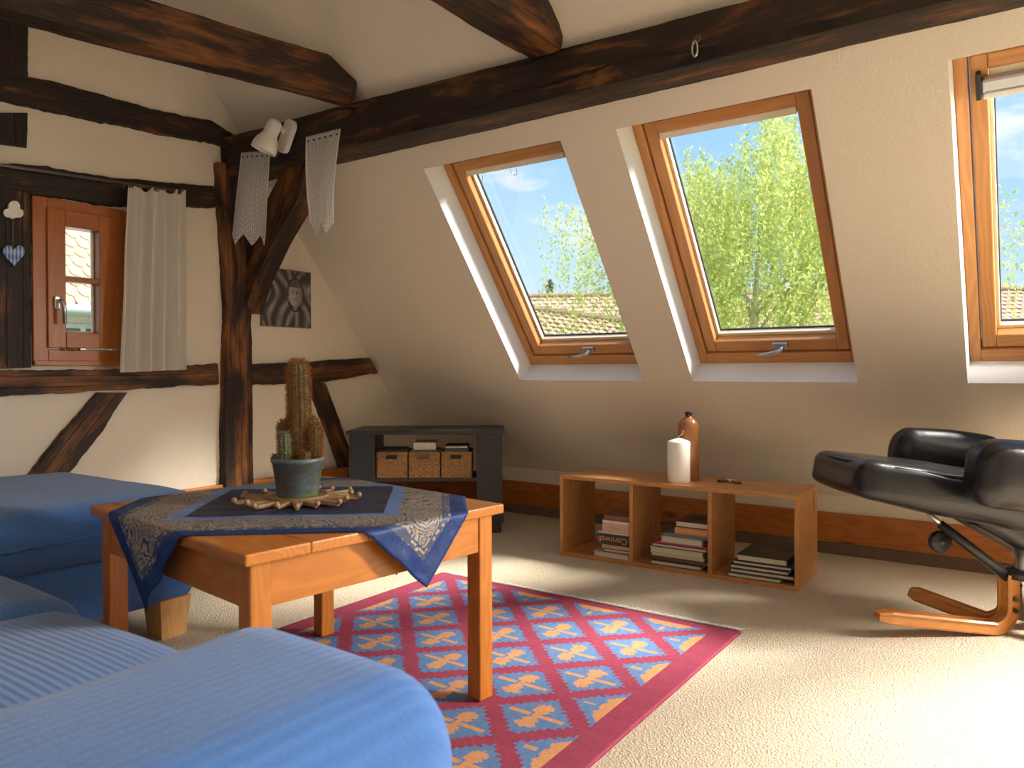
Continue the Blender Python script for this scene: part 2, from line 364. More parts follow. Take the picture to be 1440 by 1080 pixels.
props(obj('wall_left', V, F, M_plaster), 'cream plastered half-timbered gable wall', kind='structure')
# baseboards
bb = thing('baseboard_back', (0, Y0, 0), 'orange pine skirting boards along the knee wall', kind='structure')
cuts = [XG+.02, -2.35, -.985, .9, 2.4, XR]
for a, b in zip(cuts[:-1], cuts[1:]):
    box('board', (a+.0015, Y0-.022, .062), (b-.0015, Y0+.002, .212), M_pine, bb, .003)
    box('base_strip', (a, Y0-.016, 0), (b, Y0+.002, .066), M_strip, bb, .002)
bl = thing('baseboard_left', (XG, 0, 0), 'high orange pine skirting board along the gable wall', kind='structure')
for a, b in ((YB, .6), (.6, 2.2), (2.2, Y0-.03)):
    box('board', (XG-.005, a+.0015, 0), (XG+.035, b-.0015, .336), M_pine, bl, .004)

# ------------------------------------------------------------------ timber frame
def resample(pl, n):
    P = np.array(pl, float); L = np.r_[0, np.cumsum(np.linalg.norm(np.diff(P, axis=0), axis=1))]; s = np.linspace(0, L[-1], n)
    return np.stack([np.interp(s, L, P[:, k]) for k in range(P.shape[1])], 1)
def wall_beam(name, A, B, label, mat=None, thick=.05, wob=.006, group=None, x=XG+.03, n=None):
    """beam lying in the gable wall between two (y,z) polylines A (one edge) and B (the other edge)"""
    L = np.linalg.norm(np.array(A[-1])-np.array(A[0])); n = n or max(6, int(L/.022)); a = resample(A, n); b = resample(B, n)
    sd = random.random()*50; prof = [(0, 0), (.0, .85), (.035, 1), (.3, 1.02), (.7, 1.02), (.965, 1), (1, .85), (1, 0)]; k = len(prof)
    V, F = [], []
    for i in range(n):
        dr = b[i]-a[i]; wd = np.linalg.norm(dr); dr = dr/wd
        e0 = a[i]+dr*wob*fbm((i*.3, 0, 0), .5, sd)*1.0+dr*wob*.7*fbm((i*.9, 4, 0), 1.3, sd); e1 = b[i]+dr*wob*fbm((i*.3, 9, 0), .5, sd)*1.0+dr*wob*.7*fbm((i*.9, 7, 0), 1.3, sd)
        for (s, t) in prof:
            q = e0+(e1-e0)*s; V.append((x-thick+thick*t+.004*fbm((i*.4, s*3, 2), 1, sd), q[0], q[1]))
    for i in range(n-1):
        for j in range(k): F.append((i*k+j, (i+1)*k+j, (i+1)*k+(j+1) % k, i*k+(j+1) % k))
    F.append(list(range(k))); F.append([(n-1)*k+j for j in range(k)][::-1])
    d0 = (a[-1]+b[-1]-a[0]-b[0])/2; o = (a[0]+b[0])/2
    return props(obj(name, V, F, mat or M_timber, fr=frame((x, o[0], o[1]), (0, d0[0], d0[1]), z=(1, 0, 0))), label, 'beam', group)
def g(u, v): p = onX(u, v, XG+.03); return (p[1], p[2])
wall_beam('timber_post', [(2.423, .30), (2.423, .6), (2.448, 1.3), (2.404, 1.94), (2.40, 2.06)], [(2.611, .30), (2.605, .8), (2.6, 1.3), (2.585, 1.94), (2.585, 2.06)], 'upright oak post under the end of the long roof beam', thick=.12, x=XG+.05)
wall_beam('timber_tie', [(1.0, 2.20), g(0, 95), g(100, 120), g(200, 148), g(300, 170), (2.5, 2.235)], [(1.0, 2.09), g(0, 140), g(100, 163), g(200, 182), g(310, 204), (2.5, 2.16)], 'dark wall beam high on the gable, running towards the wall lamp', M_timber_dark, .1, .01)
wall_beam('timber_head_rail', [(1.0, 1.82), g(0, 228), g(60, 232), g(150, 248), g(300, 262)], [(1.0, 1.73), g(0, 262), g(50, 273), g(170, 290), g(304, 293)], 'dark wall beam above the small window behind the curtain rod', M_timber_dark, .09, .008)
wall_beam('timber_sill_rail', [(.7, .96), g(0, 520), g(150, 520), g(306, 512)], [(.7, .84), g(0, 557), g(130, 550), g(190, 548), g(308, 540)], 'brown wall beam below the small window and the white curtain', None, .09, .008)
wall_beam('timber_sill_rail', [g(351, 513), g(440, 508), g(520, 503)], [g(351, 541), g(440, 540), g(532, 525)], 'short brown wall beam between post and roof slope below the picture', None, .09, .008)
wall_beam('timber_jamb_post', [(1.2, 1.74), (1.2, .955)], [(1.498, 1.735), (1.495, .965)], 'dark upright timber beside the small window carrying the blue heart', M_timber_dark, .09, .004, x=XG+.028)
wall_beam('timber_brace', [g(140, 552), g(92, 605), g(48, 662), g(0, 712)], [g(182, 552), g(150, 600), g(104, 660), g(60, 716)], 'slanting timber brace above the blue sofa', None, .08, .008)
wall_beam('timber_brace', [g(434, 538), g(455, 590), g(480, 660)], [g(458, 538), g(478, 590), g(503, 660)], 'slanting timber brace beside the charcoal corner stand', None, .08, .006)
wall_beam('timber_upper_post', [(1.2, 3.0), (1.2, 2.21)], [(1.494, 3.0), (1.49, 2.22)], 'dark upright timber above the high wall beam', M_timber_dark, .09, .004, x=XG+.028)
wall_beam('timber_block', [g(-40, 158), g(-40, 196)][::1], [g(42, 158), g(42, 207)], 'short stub of dark timber between the two dark wall beams', M_timber_dark, .09, .006, x=XG+.02, n=8)
def beam3(name, quads, label, mat=None, wob=.006, n=40, sub=3):
    """free beam through a list of four-cornered sections (world points, same winding)"""
    S = np.array(quads, float); tt = np.linspace(0, len(S)-1, n); sd = random.random()*50
    V, F = [], []; per = []
    for q in range(4):
        for s in range(sub): per.append((q, s/sub))
    k = len(per)
    for i, t_ in enumerate(tt):
        a = min(int(t_), len(S)-2); fr_ = t_-a; sec = S[a]*(1-fr_)+S[a+1]*fr_; cen = sec.mean(0)
        for (q, s) in per:
            p = sec[q]*(1-s)+sec[(q+1) % 4]*s; dr = (p-cen); dr = dr/np.linalg.norm(dr)
            sh = -.006 if s == 0 else 0
            p = p+dr*(sh+wob*(.9*fbm(p, 2.0, sd)+.35*fbm(p, 16, sd))); V.append(p)
    for i in range(n-1):
        for j in range(k): F.append((i*k+j, i*k+(j+1) % k, (i+1)*k+(j+1) % k, (i+1)*k+j))
    F.append(list(range(k))[::-1]); F.append([(n-1)*k+j for j in range(k)])
    ax = S[-1].mean(0)-S[0].mean(0)
    return props(obj(name, V, F, mat or M_timber, fr=frame(S[0].mean(0), ax)), label, 'beam')
def purlin_sec(x, zt, yf=2.565, zf=2.03): return [(x, yf, zf), (x, 2.745, 2.03), (x, 2.745, zt-.01), (x, yf-.008, zt)]
beam3('timber_purlin', [purlin_sec(XG+.01, 2.205, 2.445, 1.985), purlin_sec(-2.75, 2.228, 2.52, 2.02), purlin_sec(-1.8, 2.225), purlin_sec(-.9, 2.205), purlin_sec(0, 2.185), purlin_sec(XR-.01, 2.17)], 'long dark roof beam running above the roof windows, ring hook on its side', M_timber_purlin, .008, 120, 4)
# collar joists resting on the purlin, through the photo's edge lines
def jsec(y, xl, xr, zb, zt): return [(xl, y, zb), (xr, y, zb), (xr+.01, y, zt), (xl+.01, y, zt)]
a0 = onZ(0, 30, 2.19); a1 = onZ(480, 151, 2.215)
dj = (a1-a0)/(a1[1]-a0[1])
def lin(y): p = a0+dj*(y-a0[1]); return p[0], p[2]
J = []
for y, dx in ((-.9, 0), (.8, 0), (1.6, 0), (2.36, 0), (2.50, .0)):
    x_, z_ = lin(min(y, 2.55)); zt = z_+.185 if y < 2.45 else z_+.10
    J.append([(x_, y, z_), (x_+.115, y, z_), (x_+.125, y-.0, zt), (x_+.01, y, zt)])
beam3('timber_joist', J, 'brown ceiling joist above the wall lamp ending on the long roof beam', None, .008, 60, 3)
J = [jsec(-.9, -1.74, -1.56, 2.22, 2.42), jsec(1.2, -1.735, -1.55, 2.22, 2.42), jsec(2.38, -1.715, -1.535, 2.21, 2.39), jsec(2.56, -1.70, -1.55, 2.21, 2.29)]
beam3('timber_joist', J, 'brown ceiling joist ending on the long roof beam between two roof windows', None, .008, 60, 3)
# knee brace from post to purlin
def yz(u, v, y): return onY(u, v, y)
def brsec(a, b): pl_, pr_ = yz(*a, 2.575), yz(*b, 2.575); return [(pl_[0], 2.565, pl_[2]), (pr_[0], 2.565, pr_[2]), (pr_[0], 2.68, pr_[2]), (pl_[0], 2.68, pl_[2])]
B = [brsec((324, 434), (348, 441)), brsec((321, 425), (350, 430)), brsec((322, 386), (360, 398)), brsec((348, 334), (388, 338)), brsec((378, 278), (421, 282)), brsec((404, 226), (438, 226))]
beam3('timber_brace', B, 'curved timber brace from the oak post up to the long roof beam', None, .006, 30, 3)

# ------------------------------------------------------------------ roof windows
def slope_board(name, x0, x1, s0, s1, d0, d1, mat, parent, bev=.004, axis=0):
    c = SL((x0+x1)/2, (s0+s1)/2, (d0+d1)/2)
    if axis == 0: return board(name, c, (1, 0, 0), (x1-x0, s1-s0, d1-d0), mat, parent, y=tuple(upS), bev=bev)
    return board(name, c, tuple(upS), (s1-s0, x1-x0, d1-d0), mat, parent, y=(-1, 0, 0), bev=bev)
def roof_window(i, x0, x1, label, roller=False, loops=False):
    W = thing('window_%d' % i, SL((x0+x1)/2, SB, FD), label, kind='structure')
    s0, s1 = SB, ST; a, b = FD, FD+.09; f = .042
    for nm, q in (('frame_stile', (x0, x0+f, s0, s1, 1)), ('frame_stile', (x1-f, x1, s0, s1, 1)), ('frame_rail', (x0+f, x1-f, s0, s0+.06, 0)), ('frame_rail', (x0+f, x1-f, s1-.05, s1, 0))):
        slope_board(nm, q[0], q[1], q[2], q[3], a, b, M_sash, W, .004, q[4])
    xa, xb, sa, sb = x0+f+.005, x1-f-.005, s0+.066, s1-.055; sw = .052
    for nm, q in (('sash_stile', (xa, xa+sw, sa, sb, 1)), ('sash_stile', (xb-sw, xb, sa, sb, 1)), ('sash_rail', (xa+sw, xb-sw, sa, sa+.062, 0)), ('sash_rail', (xa+sw, xb-sw, sb-.055, sb, 0))):
        slope_board(nm, q[0], q[1], q[2], q[3], a+.012, b+.01, M_sash, W, .005, q[4])
    ga, gb, gc, gd = xa+sw, xb-sw, sa+.062, sb-.055
    for q in ((ga, ga+.012, gc, gd, 1), (gb-.012, gb, gc, gd, 1), (ga+.012, gb-.012, gc, gc+.016, 0), (ga+.012, gb-.012, gd-.012, gd, 0)):
        slope_board('glazing_bead', q[0], q[1], q[2], q[3], b-.03, b+.008, M_cream, W, .002, q[4])
    for q in ((ga+.010, ga+.017, gc, gd, 1), (ga+.012, gb-.012, gc+.014, gc+.021, 0)):
        slope_board('gasket', q[0], q[1], q[2], q[3], b-.004, b+.006, M_gasket, W, .001, q[4])
    obj('pane', [SL(ga+.004, gc, b+.004), SL(gb-.004, gc, b+.004), SL(gb-.004, gd, b+.004), SL(ga+.004, gd, b+.004)], [(0, 1, 2, 3)], M_glass, W)
    # blind rail at the top, lever handle at the bottom
    slope_board('blind_rail', ga+.004, gb-.004, gd-.03, gd+.002, a+.012, a+.04, M_cream, W, .006)
    if roller:
        slope_board('blind_cassette', ga-.02, gb+.02, gd-.075, gd-.02, a-.02, a+.03, M_alu, W, .012)
        slope_board('blind_bar', ga-.015, gb+.015, gd-.098, gd-.075, a-.005, a+.012, M_white, W, .005)
        slope_board('blind_end_cap', ga-.034, ga-.018, gd-.09, gd+.0, a-.024, a+.034, M_black, W, .003)
    if loops:
        for xx in (ga+.09, ga+.30):
            p = [SL(xx+.018*math.cos(k/12*math.pi), gd-.03-.032*math.sin(k/12*math.pi), a) for k in range(13)]
            v, f_ = tube(p, .0016, 5); obj('pull_loop', v, f_, M_steel, W, smooth=True)
    xc = (x0+x1)/2+.015; sc_ = sa+.032
    h = slope_board('handle_plate', xc-.02, xc+.055, sc_-.012, sc_+.022, a-.002, a+.014, M_steel, W, .006)
    v, f_ = tube([SL(xc+.028, sc_+.004, a), SL(xc+.028, sc_+.004, a-.03), SL(xc+.016, sc_-.002, a-.036), SL(xc-.03, sc_-.014, a-.036), SL(xc-.1, sc_-.022, a-.034)], [.010, .010, .011, .010, .008], 10)
    obj('handle_lever', v, f_, M_steel, W, smooth=True)
    return W
roof_window(1, *SKY[0], 'pine roof window over the charcoal stand with two small pull loops', loops=True)
roof_window(2, *SKY[1], 'pine roof window above the book shelf, filled with green tree')
roof_window(3, *SKY[2], 'pine roof window above the recliner with metal blind cassette', roller=True)
roof_window(5, *SKY[3], 'pine roof window beyond the recliner'); roof_window(6, *SKY[4], 'pine roof window at the end of the slope')

# ------------------------------------------------------------------ small gable window
W4 = thing('window_4', (XG, (WY0+WY1)/2, WZ0), 'small orange wooden casement window in the gable wall', kind='structure')
fx0, fx1 = XG-.06, XG+.018
def gb(name, y0, y1, z0, z1, x0, x1, mat, parent=W4, bev=.003, gr=None): return box(name, (x0, y0, z0), (x1, y1, z1), mat, parent, bev, grain=gr)
gb('frame_stile', WY0, WY0+.062, WZ0, WZ1, fx0, fx1, M_gframe); gb('frame_stile', WY1-.062, WY1, WZ0, WZ1, fx0, fx1, M_gframe)
gb('frame_rail', WY0+.062, WY1-.062, WZ1-.05, WZ1, fx0, fx1, M_gframe); gb('frame_rail', WY0+.062, WY1-.062, WZ0, WZ0+.07, fx0, fx1, M_gframe)
gb('sill_lip', WY0, WY1, WZ0-.004, WZ0+.018, fx0, fx1+.01, M_gframe)
ca, cb, cz, cw = WY0+.056, WY1-.056, WZ0+.076, WZ1-.045
kx0, kx1 = XG-.05, XG+.03; sw = .076
gb('sash_stile', ca, ca+sw, cz, cw, kx0, kx1, M_gframe); gb('sash_stile', cb-sw-.03, cb, cz, cw, kx0, kx1, M_gframe)
gb('sash_rail', ca+sw, cb-sw-.03, cw-.075, cw, kx0, kx1, M_gframe); gb('sash_rail', ca+sw, cb-sw-.03, cz, cz+.072, kx0, kx1, M_gframe)
gy0, gy1, gz0, gz1 = ca+sw, cb-sw-.03, cz+.072, cw-.075
gb('muntin', gy0, gy1, 1.366-.012, 1.366+.012, kx0+.01, kx1-.006, M_gframe)
for (za, zb) in ((gz0, 1.354), (1.378, gz1)):
    obj('pane', [(kx0+.02, gy0, za), (kx0+.02, gy1, za), (kx0+.02, gy1, zb), (kx0+.02, gy0, zb)], [(0, 1, 2, 3)], M_glass, W4)
    gb('glazing_bead', gy1-.008, gy1, za, zb, kx0+.01, kx0+.03, M_white)
    gb('glazing_bead', gy0, gy1-.008, za, za+.008, kx0+.01, kx0+.03, M_white)
gb('handle_plate', ca+.022, ca+.048, 1.225, 1.285, kx1-.002, kx1+.012, M_steel, bev=.005)
v, f_ = tube([(kx1+.01, ca+.036, 1.262), (kx1+.045, ca+.037, 1.262), (kx1+.05, ca+.045, 1.25), (kx1+.05, ca+.047, 1.16)], [.009, .009, .009, .008], 10); obj('handle_lever', v, f_, M_steel, W4, smooth=True)
for ya in (ca+.05, ca+.095):
    v, f_ = tube([(kx1, ya, cz-.006), (kx1, ya+.038, cz-.006)], .006, 8); obj('hinge', v, f_, M_brass, W4, smooth=True)

# ------------------------------------------------------------------ corner sofa
sofa = thing('corner_sofa', (-2.2, .6, 0), 'large blue corner sofa with ribbed cushions, rounded arm and pale wooden feet', 'sofa')
def soft(name, lo, hi, r, mat, parent, bulge=(0, 0, 0), n=(20, 20, 10), warp=.006, rot=0.0):
    lo, hi = np.array(lo, float), np.array(hi, float); V, F = puffy(hi-lo, r, n, bulge); c = (lo+hi)/2; sd = random.random()*30
    V2 = []
    for p in V:
        q = Vector(p); q += Vector((fbm(q, 3.1, sd), fbm(q, 3.1, sd+9), fbm(q, 3.1, sd+17)))*warp; V2.append(q)
    return obj(name, V2, F, mat, parent, Matrix.Translation(Vector(c)) @ Matrix.Rotation(rot, 4, 'Z'), True, True)
XA = -1.07
soft('base', (-3.57, .05, .12), (-2.52, 1.60, .335), .06, M_blue, sofa, warp=.004)
seatc = soft('seat_cushion', (-3.575, .60, .325), (-2.49, 1.64, .505), .085, M_blue, sofa, (0, 0, .028), (26, 26, 12))
v, f_ = tube([(-2.486+.004*math.sin(k*.9), .66+.045*k, .418+.003*math.sin(k*1.7)) for k in range(21)], .0045, 6); obj('seam', v, f_, M_blue, seatc, smooth=True)
soft('base', (-2.60, -.45, .10), (XA+.1, .80, .30), .05, M_blue, sofa)
soft('seat_cushion', (-2.62, -.4, .24), (-1.86, .90, .405), .075, M_blue_rib, sofa, (0, .01, .03), (26, 30, 12))
soft('seat_cushion', (-1.90, -.4, .23), (XA+.06, .87, .40), .075, M_blue_rib, sofa, (0, .01, .03), (26, 30, 12))
soft('arm', (XA-.02, -.75, .08), (-.625, .82, .548), (.11, .11, .13), M_blue_arm, sofa, (.01, .01, .01), (30, 40, 26), .006)
soft('backrest', (-3.5, -.75, .12), (XA+.05, -.42, .82), .12, M_blue_rib, sofa, (0, .02, 0))
def foot(x, y, h=.13, a=.05, b=.036, yaw=0):
    P = [(x+sx*b, y+sy*b, 0) for sx, sy in ((-1, -1), (1, -1), (1, 1), (-1, 1))]; Q = [(x+sx*a, y+sy*a, h) for sx, sy in ((-1, -1), (1, -1), (1, 1), (-1, 1))]
    bm_ = (P+Q, [(3, 2, 1, 0), (4, 5, 6, 7), (0, 1, 5, 4), (1, 2, 6, 5), (2, 3, 7, 6), (3, 0, 4, 7)])
    obj('foot', bm_[0], bm_[1], M_foot, sofa, frame((x, y, 0), (0, 0, 1)))
foot(-2.575, 1.505, .14, .058, .046); foot(-3.45, 1.5); foot(-2.45, .68); foot(-1.25, .68); foot(-1.3, -.35); foot(-3.4, .2); foot(-.62, .68, .12); foot(-.62, -.6, .12)

# ------------------------------------------------------------------ coffee table
TN = np.array([-1.356, .9646]); TR = -.1204; TA, TB, TH = .877, .799, .565
ta = np.array([-math.cos(TR), -math.sin(TR)]); tb = np.array([-math.sin(TR), math.cos(TR)])
def TP(a, b, z): q = TN+ta*a+tb*b; return np.array([q[0], q[1], z])
table = thing('coffee_table', TP(TA/2, TB/2, .012), 'square orange pine coffee table with knotty apron and straight legs', 'table')
A3 = (ta[0], ta[1], 0); B3 = (tb[0], tb[1], 0)
npl = 5
for k in range(npl):
    b0, b1 = TB*k/npl, TB*(k+1)/npl
    board('top_plank', TP(TA/2, (b0+b1)/2, TH-.0135), A3, (TA, b1-b0-.0004, .027), M_pine_table, table, bev=.004)
leg = .052; ins = .024
for a in (ins+leg/2, TA-ins-leg/2):
    for b in (ins+leg/2, TB-ins-leg/2):
        board('leg', TP(a, b, .011+(TH-.027-.011)/2), (0, 0, 1), (TH-.027-.011, leg, leg), M_pine_table, table, y=B3, bev=.004)
for b in (ins+.016, TB-ins-.016): board('apron', TP(TA/2, b, TH-.027-.052), A3, (TA-2*ins-2*leg, .022, .104), M_pine_table, table, bev=.002)
for a in (ins+.016, TA-ins-.016): board('apron', TP(a, TB/2, TH-.027-.052), B3, (TB-2*ins-2*leg, .022, .104), M_pine_table, table, bev=.002)

# tablecloth: flat square folded over the table edges
mt, t = new('brocade'); M_cloth = mt
uvn = t.n('ShaderNodeTexCoord').outputs['UV']; su = t.n('ShaderNodeSeparateXYZ', Vector=uvn)
ed = t.math('MINIMUM', t.math('MINIMUM', su.outputs[0], t.math('SUBTRACT', .965, su.outputs[0])), t.math('MINIMUM', su.outputs[1], t.math('SUBTRACT', .915, su.outputs[1])))
wz = t.noise(uvn, 9, 2); uvd = t.mix(.12, uvn, wz.outputs[1], 'ADD')
vo = t.n('ShaderNodeTexVoronoi', _feature='F1', Vector=uvd, Scale=9.5, Randomness=.7).outputs['Distance']
rings = t.math('SINE', t.math('MULTIPLY', vo, 62.0)); sw_ = t.math('SINE', t.math('MULTIPLY', t.noise(uvd, 11, 3, .5, 2.2).outputs[0], 70.0))
orn = t.math('GREATER_THAN', t.math('ADD', t.math('MULTIPLY', rings, .62), t.math('MULTIPLY', sw_, .55)), -.08)
gold = t.mix(orn, (.035, .06, .16), (.36, .29, .19))
dots = t.math('GREATER_THAN', t.n('ShaderNodeTexVoronoi', Vector=uvn, Scale=70.0).outputs['Distance'], .35)
stripe = t.mix(dots, (.42, .36, .26), (.07, .085, .15))
blue = t.mix(t.noise(uvn, 60, 4, .6, 2.0).outputs[0], (.003, .01, .06), (.016, .065, .28))
navy = t.mix(t.noise(uvn, 7, 3, .5, 1.5).outputs[0], (.004, .008, .032), (.018, .034, .10))
satin = t.mix(t.noise(uvn, 30, 2).outputs[0], (.06, .14, .36), (.14, .27, .58))
c = t.mix(t.math('GREATER_THAN', ed, .048), blue, stripe); c = t.mix(t.math('GREATER_THAN', ed, .064), c, (.05, .07, .15)); c = t.mix(t.math('GREATER_THAN', ed, .069), c, gold)
c = t.mix(t.math('GREATER_THAN', ed, .185), c, satin); c = t.mix(t.math('GREATER_THAN', ed, .225), c, navy)
rg = t.ramp(ed, [(.047, (.5, .5, .5)), (.05, (.45, .45, .45)), (.185, (.45, .45, .45)), (.19, (.3, .3, .3)), (.23, (.42, .42, .42))])
hb = t.math('ADD', t.math('MULTIPLY', t.noise(uvn, 16, 3).outputs[0], 1.5), t.math('MULTIPLY', orn, .1))
fin(t, c, rg, hb, .35, .012, spec=.3, extra={})
P1 = np.array([.472, -.225]); ce = np.array([-.676, .737]); cn = np.array([.737, .676]); CS = .965; CN = .915
N = 110; V, F, UVs = [], [], []
def over(e, rr=.012):                     # arc length past the edge -> (outward, drop)
    if e <= 0: return 0, 0
    if e < rr*math.pi/2: return rr*math.sin(e/rr), rr*(1-math.cos(e/rr))
    return rr, rr+(e-rr*math.pi/2)
for i in range(N+1):
    for j in range(N+1):
        q = P1+ce*CS*i/N+cn*CN*j/N; a, b = q; z = TH+.003+.0025*fbm((a*6, b*6, 1), 1)+.0018*max(0, fbm((a*17, b*17, 4), 1))
        o1, d1 = over(-a); o2, d2 = over(a-TA); o3, d3 = over(-b); o4, d4 = over(b-TB)
        drop = d1+d2+d3+d4
        if drop > 0: z = TH+.003-drop
        k = min(1, drop/.1); wv = .006*math.sin((a-b)*34)*k
        aa = min(max(a, 0), TA)-(o1+(.003+wv if d1 > 0 else 0))+(o2+(.003+wv if d2 > 0 else 0)); bb_ = min(max(b, 0), TB)-(o3+(.003+wv if d3 > 0 else 0))+(o4+(.003+wv if d4 > 0 else 0))
        V.append(TP(aa, bb_, z)); UVs.append((i/N*CS, j/N*CN))
for i in range(N):
    for j in range(N):
        p = i*(N+1)+j; F.append((p, p+1, p+N+2, p+N+1))
cloth = props(obj('tablecloth', V, F, M_cloth, smooth=True, uv=UVs), 'blue and gold brocade cloth laid cornerwise over the coffee table', 'tablecloth')
sm = cloth.modifiers.new('thickness', 'SOLIDIFY'); sm.thickness = .0016; sm.offset = 1

# sun-shaped wooden trivet
sc_ = onZ(419, 700, TH+.012); sx, sy = sc_[0], sc_[1]
M_trivet = pine('trivet_wood', (.28, .17, .085), (.42, .27, .14), .45, 1.2, False)
tz = TH+.0062
sun = thing('sun_trivet', (sx, sy, tz), 'sun-shaped wooden trivet with ball-tipped rays under the cactus pot', 'trivet')
NR = 18; pts = []
for k in range(NR):
    a = 2*math.pi*k/NR; rr = .172 if k % 2 == 0 else .152; w_ = .3/NR*2
    for (r_, da) in ((.092, -math.pi/NR), (.128, -.07), (rr, -.022), (rr, .022), (.128, .07)): pts.append((sx+r_*math.cos(a+da), sy+r_*math.sin(a+da), tz))
ring = [(sx+.1*math.cos(2*math.pi*k/48), sy+.1*math.sin(2*math.pi*k/48)) for k in range(48)]
v, f_ = prism(pts, (0, 0, .011)); obj('sunburst', v, f_, M_trivet, sun)
v, f_ = lathe([(.0, .011), (.088, .011), (.09, .0175), (.083, .0175), (.08, .0125), (.0, .0125)], 40, (sx, sy, tz)); obj('rim_disc', v, f_, M_trivet, sun, smooth=False)
bv = lathe([(0, -.0085)]+[(.0085*math.cos(x), .0085*math.sin(x)) for x in np.linspace(-1.3, 1.3, 7)]+[(0, .0085)], 12)
for k in range(NR):
    a = 2*math.pi*k/NR; rr = .176 if k % 2 == 0 else .156
    obj('ball_tip', bv[0], bv[1], M_trivet, sun, Matrix.Translation((sx+rr*math.cos(a), sy+rr*math.sin(a), tz+.012)), True, True)

# cactus in its pot
PZ = tz+.0125
cac = thing('potted_cactus', (sx, sy, PZ), 'tall ribbed cactus with rusty brown spines in a blue-green clay pot', 'potted plant')
mt, t = new('glazed_pot'); o_ = t.n('ShaderNodeTexCoord').outputs['Object']
na = t.noise(o_, 16, 5, .6, 1.2).outputs[0]; nb = t.noise(o_, 9, 3, .5, .5).outputs[0]
c = t.ramp(na, [(.3, (.13, .10, .075)), (.46, (.10, .105, .105)), (.56, (.12, .16, .19)), (.66, (.17, .19, .14)), (.8, (.34, .29, .21))]); c = t.mix(t.ramp(nb, [(.57, (0, 0, 0)), (.64, (1, 1, 1))]), c, (.12, .2, .08))
fin(t, c, .35, na, .15, .004, spec=.5); M_pot = mt
v, f_ = lathe([(.0, 0), (.056, 0), (.058, .004), (.072, .098), (.076, .1), (.0765, .112), (.071, .113), (.069, .1), (.066, .092), (.0, .092)], 40, (sx, sy, PZ)); obj('pot', v, f_, M_pot, cac, smooth=True)
v, f_ = lathe([(0, .096), (.04, .097), (.068, .094)], 24, (sx, sy, PZ)); obj('soil', v, f_, plain('soil', (.16, .085, .045), .95, var=.5, sc=120), cac)
M_cactus = plain('cactus_skin', (.085, .10, .03), .6, var=.35, sc=40); M_spine = plain('cactus_spines', (.34, .115, .028), .5, var=.4, sc=60); M_spine_pale = plain('pale_spines', (.36, .29, .2), .6, var=.3, sc=60)
Rx = Vector((R0[0], R0[1], 0)); Dx = Vector((-R0[1], R0[0], 0))
def column(off, dep, lean, h, r, ribs, dens, smat, nm='stem', len_=.012):
    base = Vector((sx, sy, PZ+.085))+Rx*off+Dx*dep; ns = 22; V, F = [], []; seg = ribs*4
    def rad(t_): return r*(.86+.14*math.sin(min(1, t_*3)*math.pi/2))*(math.sqrt(max(0, 1-max(0, (t_-(1-r*1.1/h))/(r*1.1/h))**2)))
    for i in range(ns+1):
        t_ = i/ns; t_ = t_ if t_ < .8 else .8+.2*math.sin((t_-.8)/.2*math.pi/2); c_ = base+Rx*lean*t_*h+Vector((0, 0, h*t_))
        for k in range(seg):
            a = 2*math.pi*k/seg; rr = max(.0006, rad(t_)*(1+.10*math.cos(a*ribs))); V.append(c_+Vector((math.cos(a)*rr, math.sin(a)*rr, 0)))
    for i in range(ns):
        for k in range(seg): F.append((i*seg+k, i*seg+(k+1) % seg, (i+1)*seg+(k+1) % seg, (i+1)*seg+k))
    F.append([ns*seg+k for k in range(seg)])
    st = obj(nm, V, F, M_cactus, cac, smooth=True)
    SV, SF = [], []
    rows = int(h/.0065)
    for i in range(rows):
        t_ = (i+.5)/rows; c_ = base+Rx*lean*t_*h+Vector((0, 0, h*t_))
        for k in range(ribs):
            a = 2*math.pi*k/ribs; dr = Vector((math.cos(a), math.sin(a), 0)); p = c_+dr*rad(t_)*1.08
            for _ in range(dens):
                dd = (dr*random.uniform(.5, 1)+Vector((random.uniform(-.8, .8), random.uniform(-.8, .8), random.uniform(-.7, .9)+(.8 if t_ > .93 else 0)))).normalized()
                L_ = random.uniform(.5, 1.15)*len_; sd_ = dd.orthogonal().normalized()*.0009; b_ = len(SV)
                SV += [p-sd_, p+sd_, p+dd*L_]; SF.append((b_, b_+1, b_+2))
    sp_ = obj('spines', SV, SF, smat, st); sp_['kind'] = 'stuff'
column(.008, .0, -.02, .312, .0275, 13, 11, M_spine, len_=.015)
column(.026, .012, .04, .145, .022, 11, 10, M_spine, len_=.015)
column(-.038, .012, -.02, .135, .018, 10, 11, M_spine, len_=.013); column(-.028, .03, .0, .145, .013, 9, 7, M_spine, len_=.013)
column(-.026, -.032, -.03, .105, .017, 11, 5, M_spine_pale, len_=.010)
column(.046, -.004, .04, .125, .018, 11, 13, M_spine, len_=.015)
column(-.052, -.015, -.12, .04, .012, 9, 7, M_spine, len_=.011); column(.03, -.035, .1, .05, .012, 9, 7, M_spine, len_=.013)

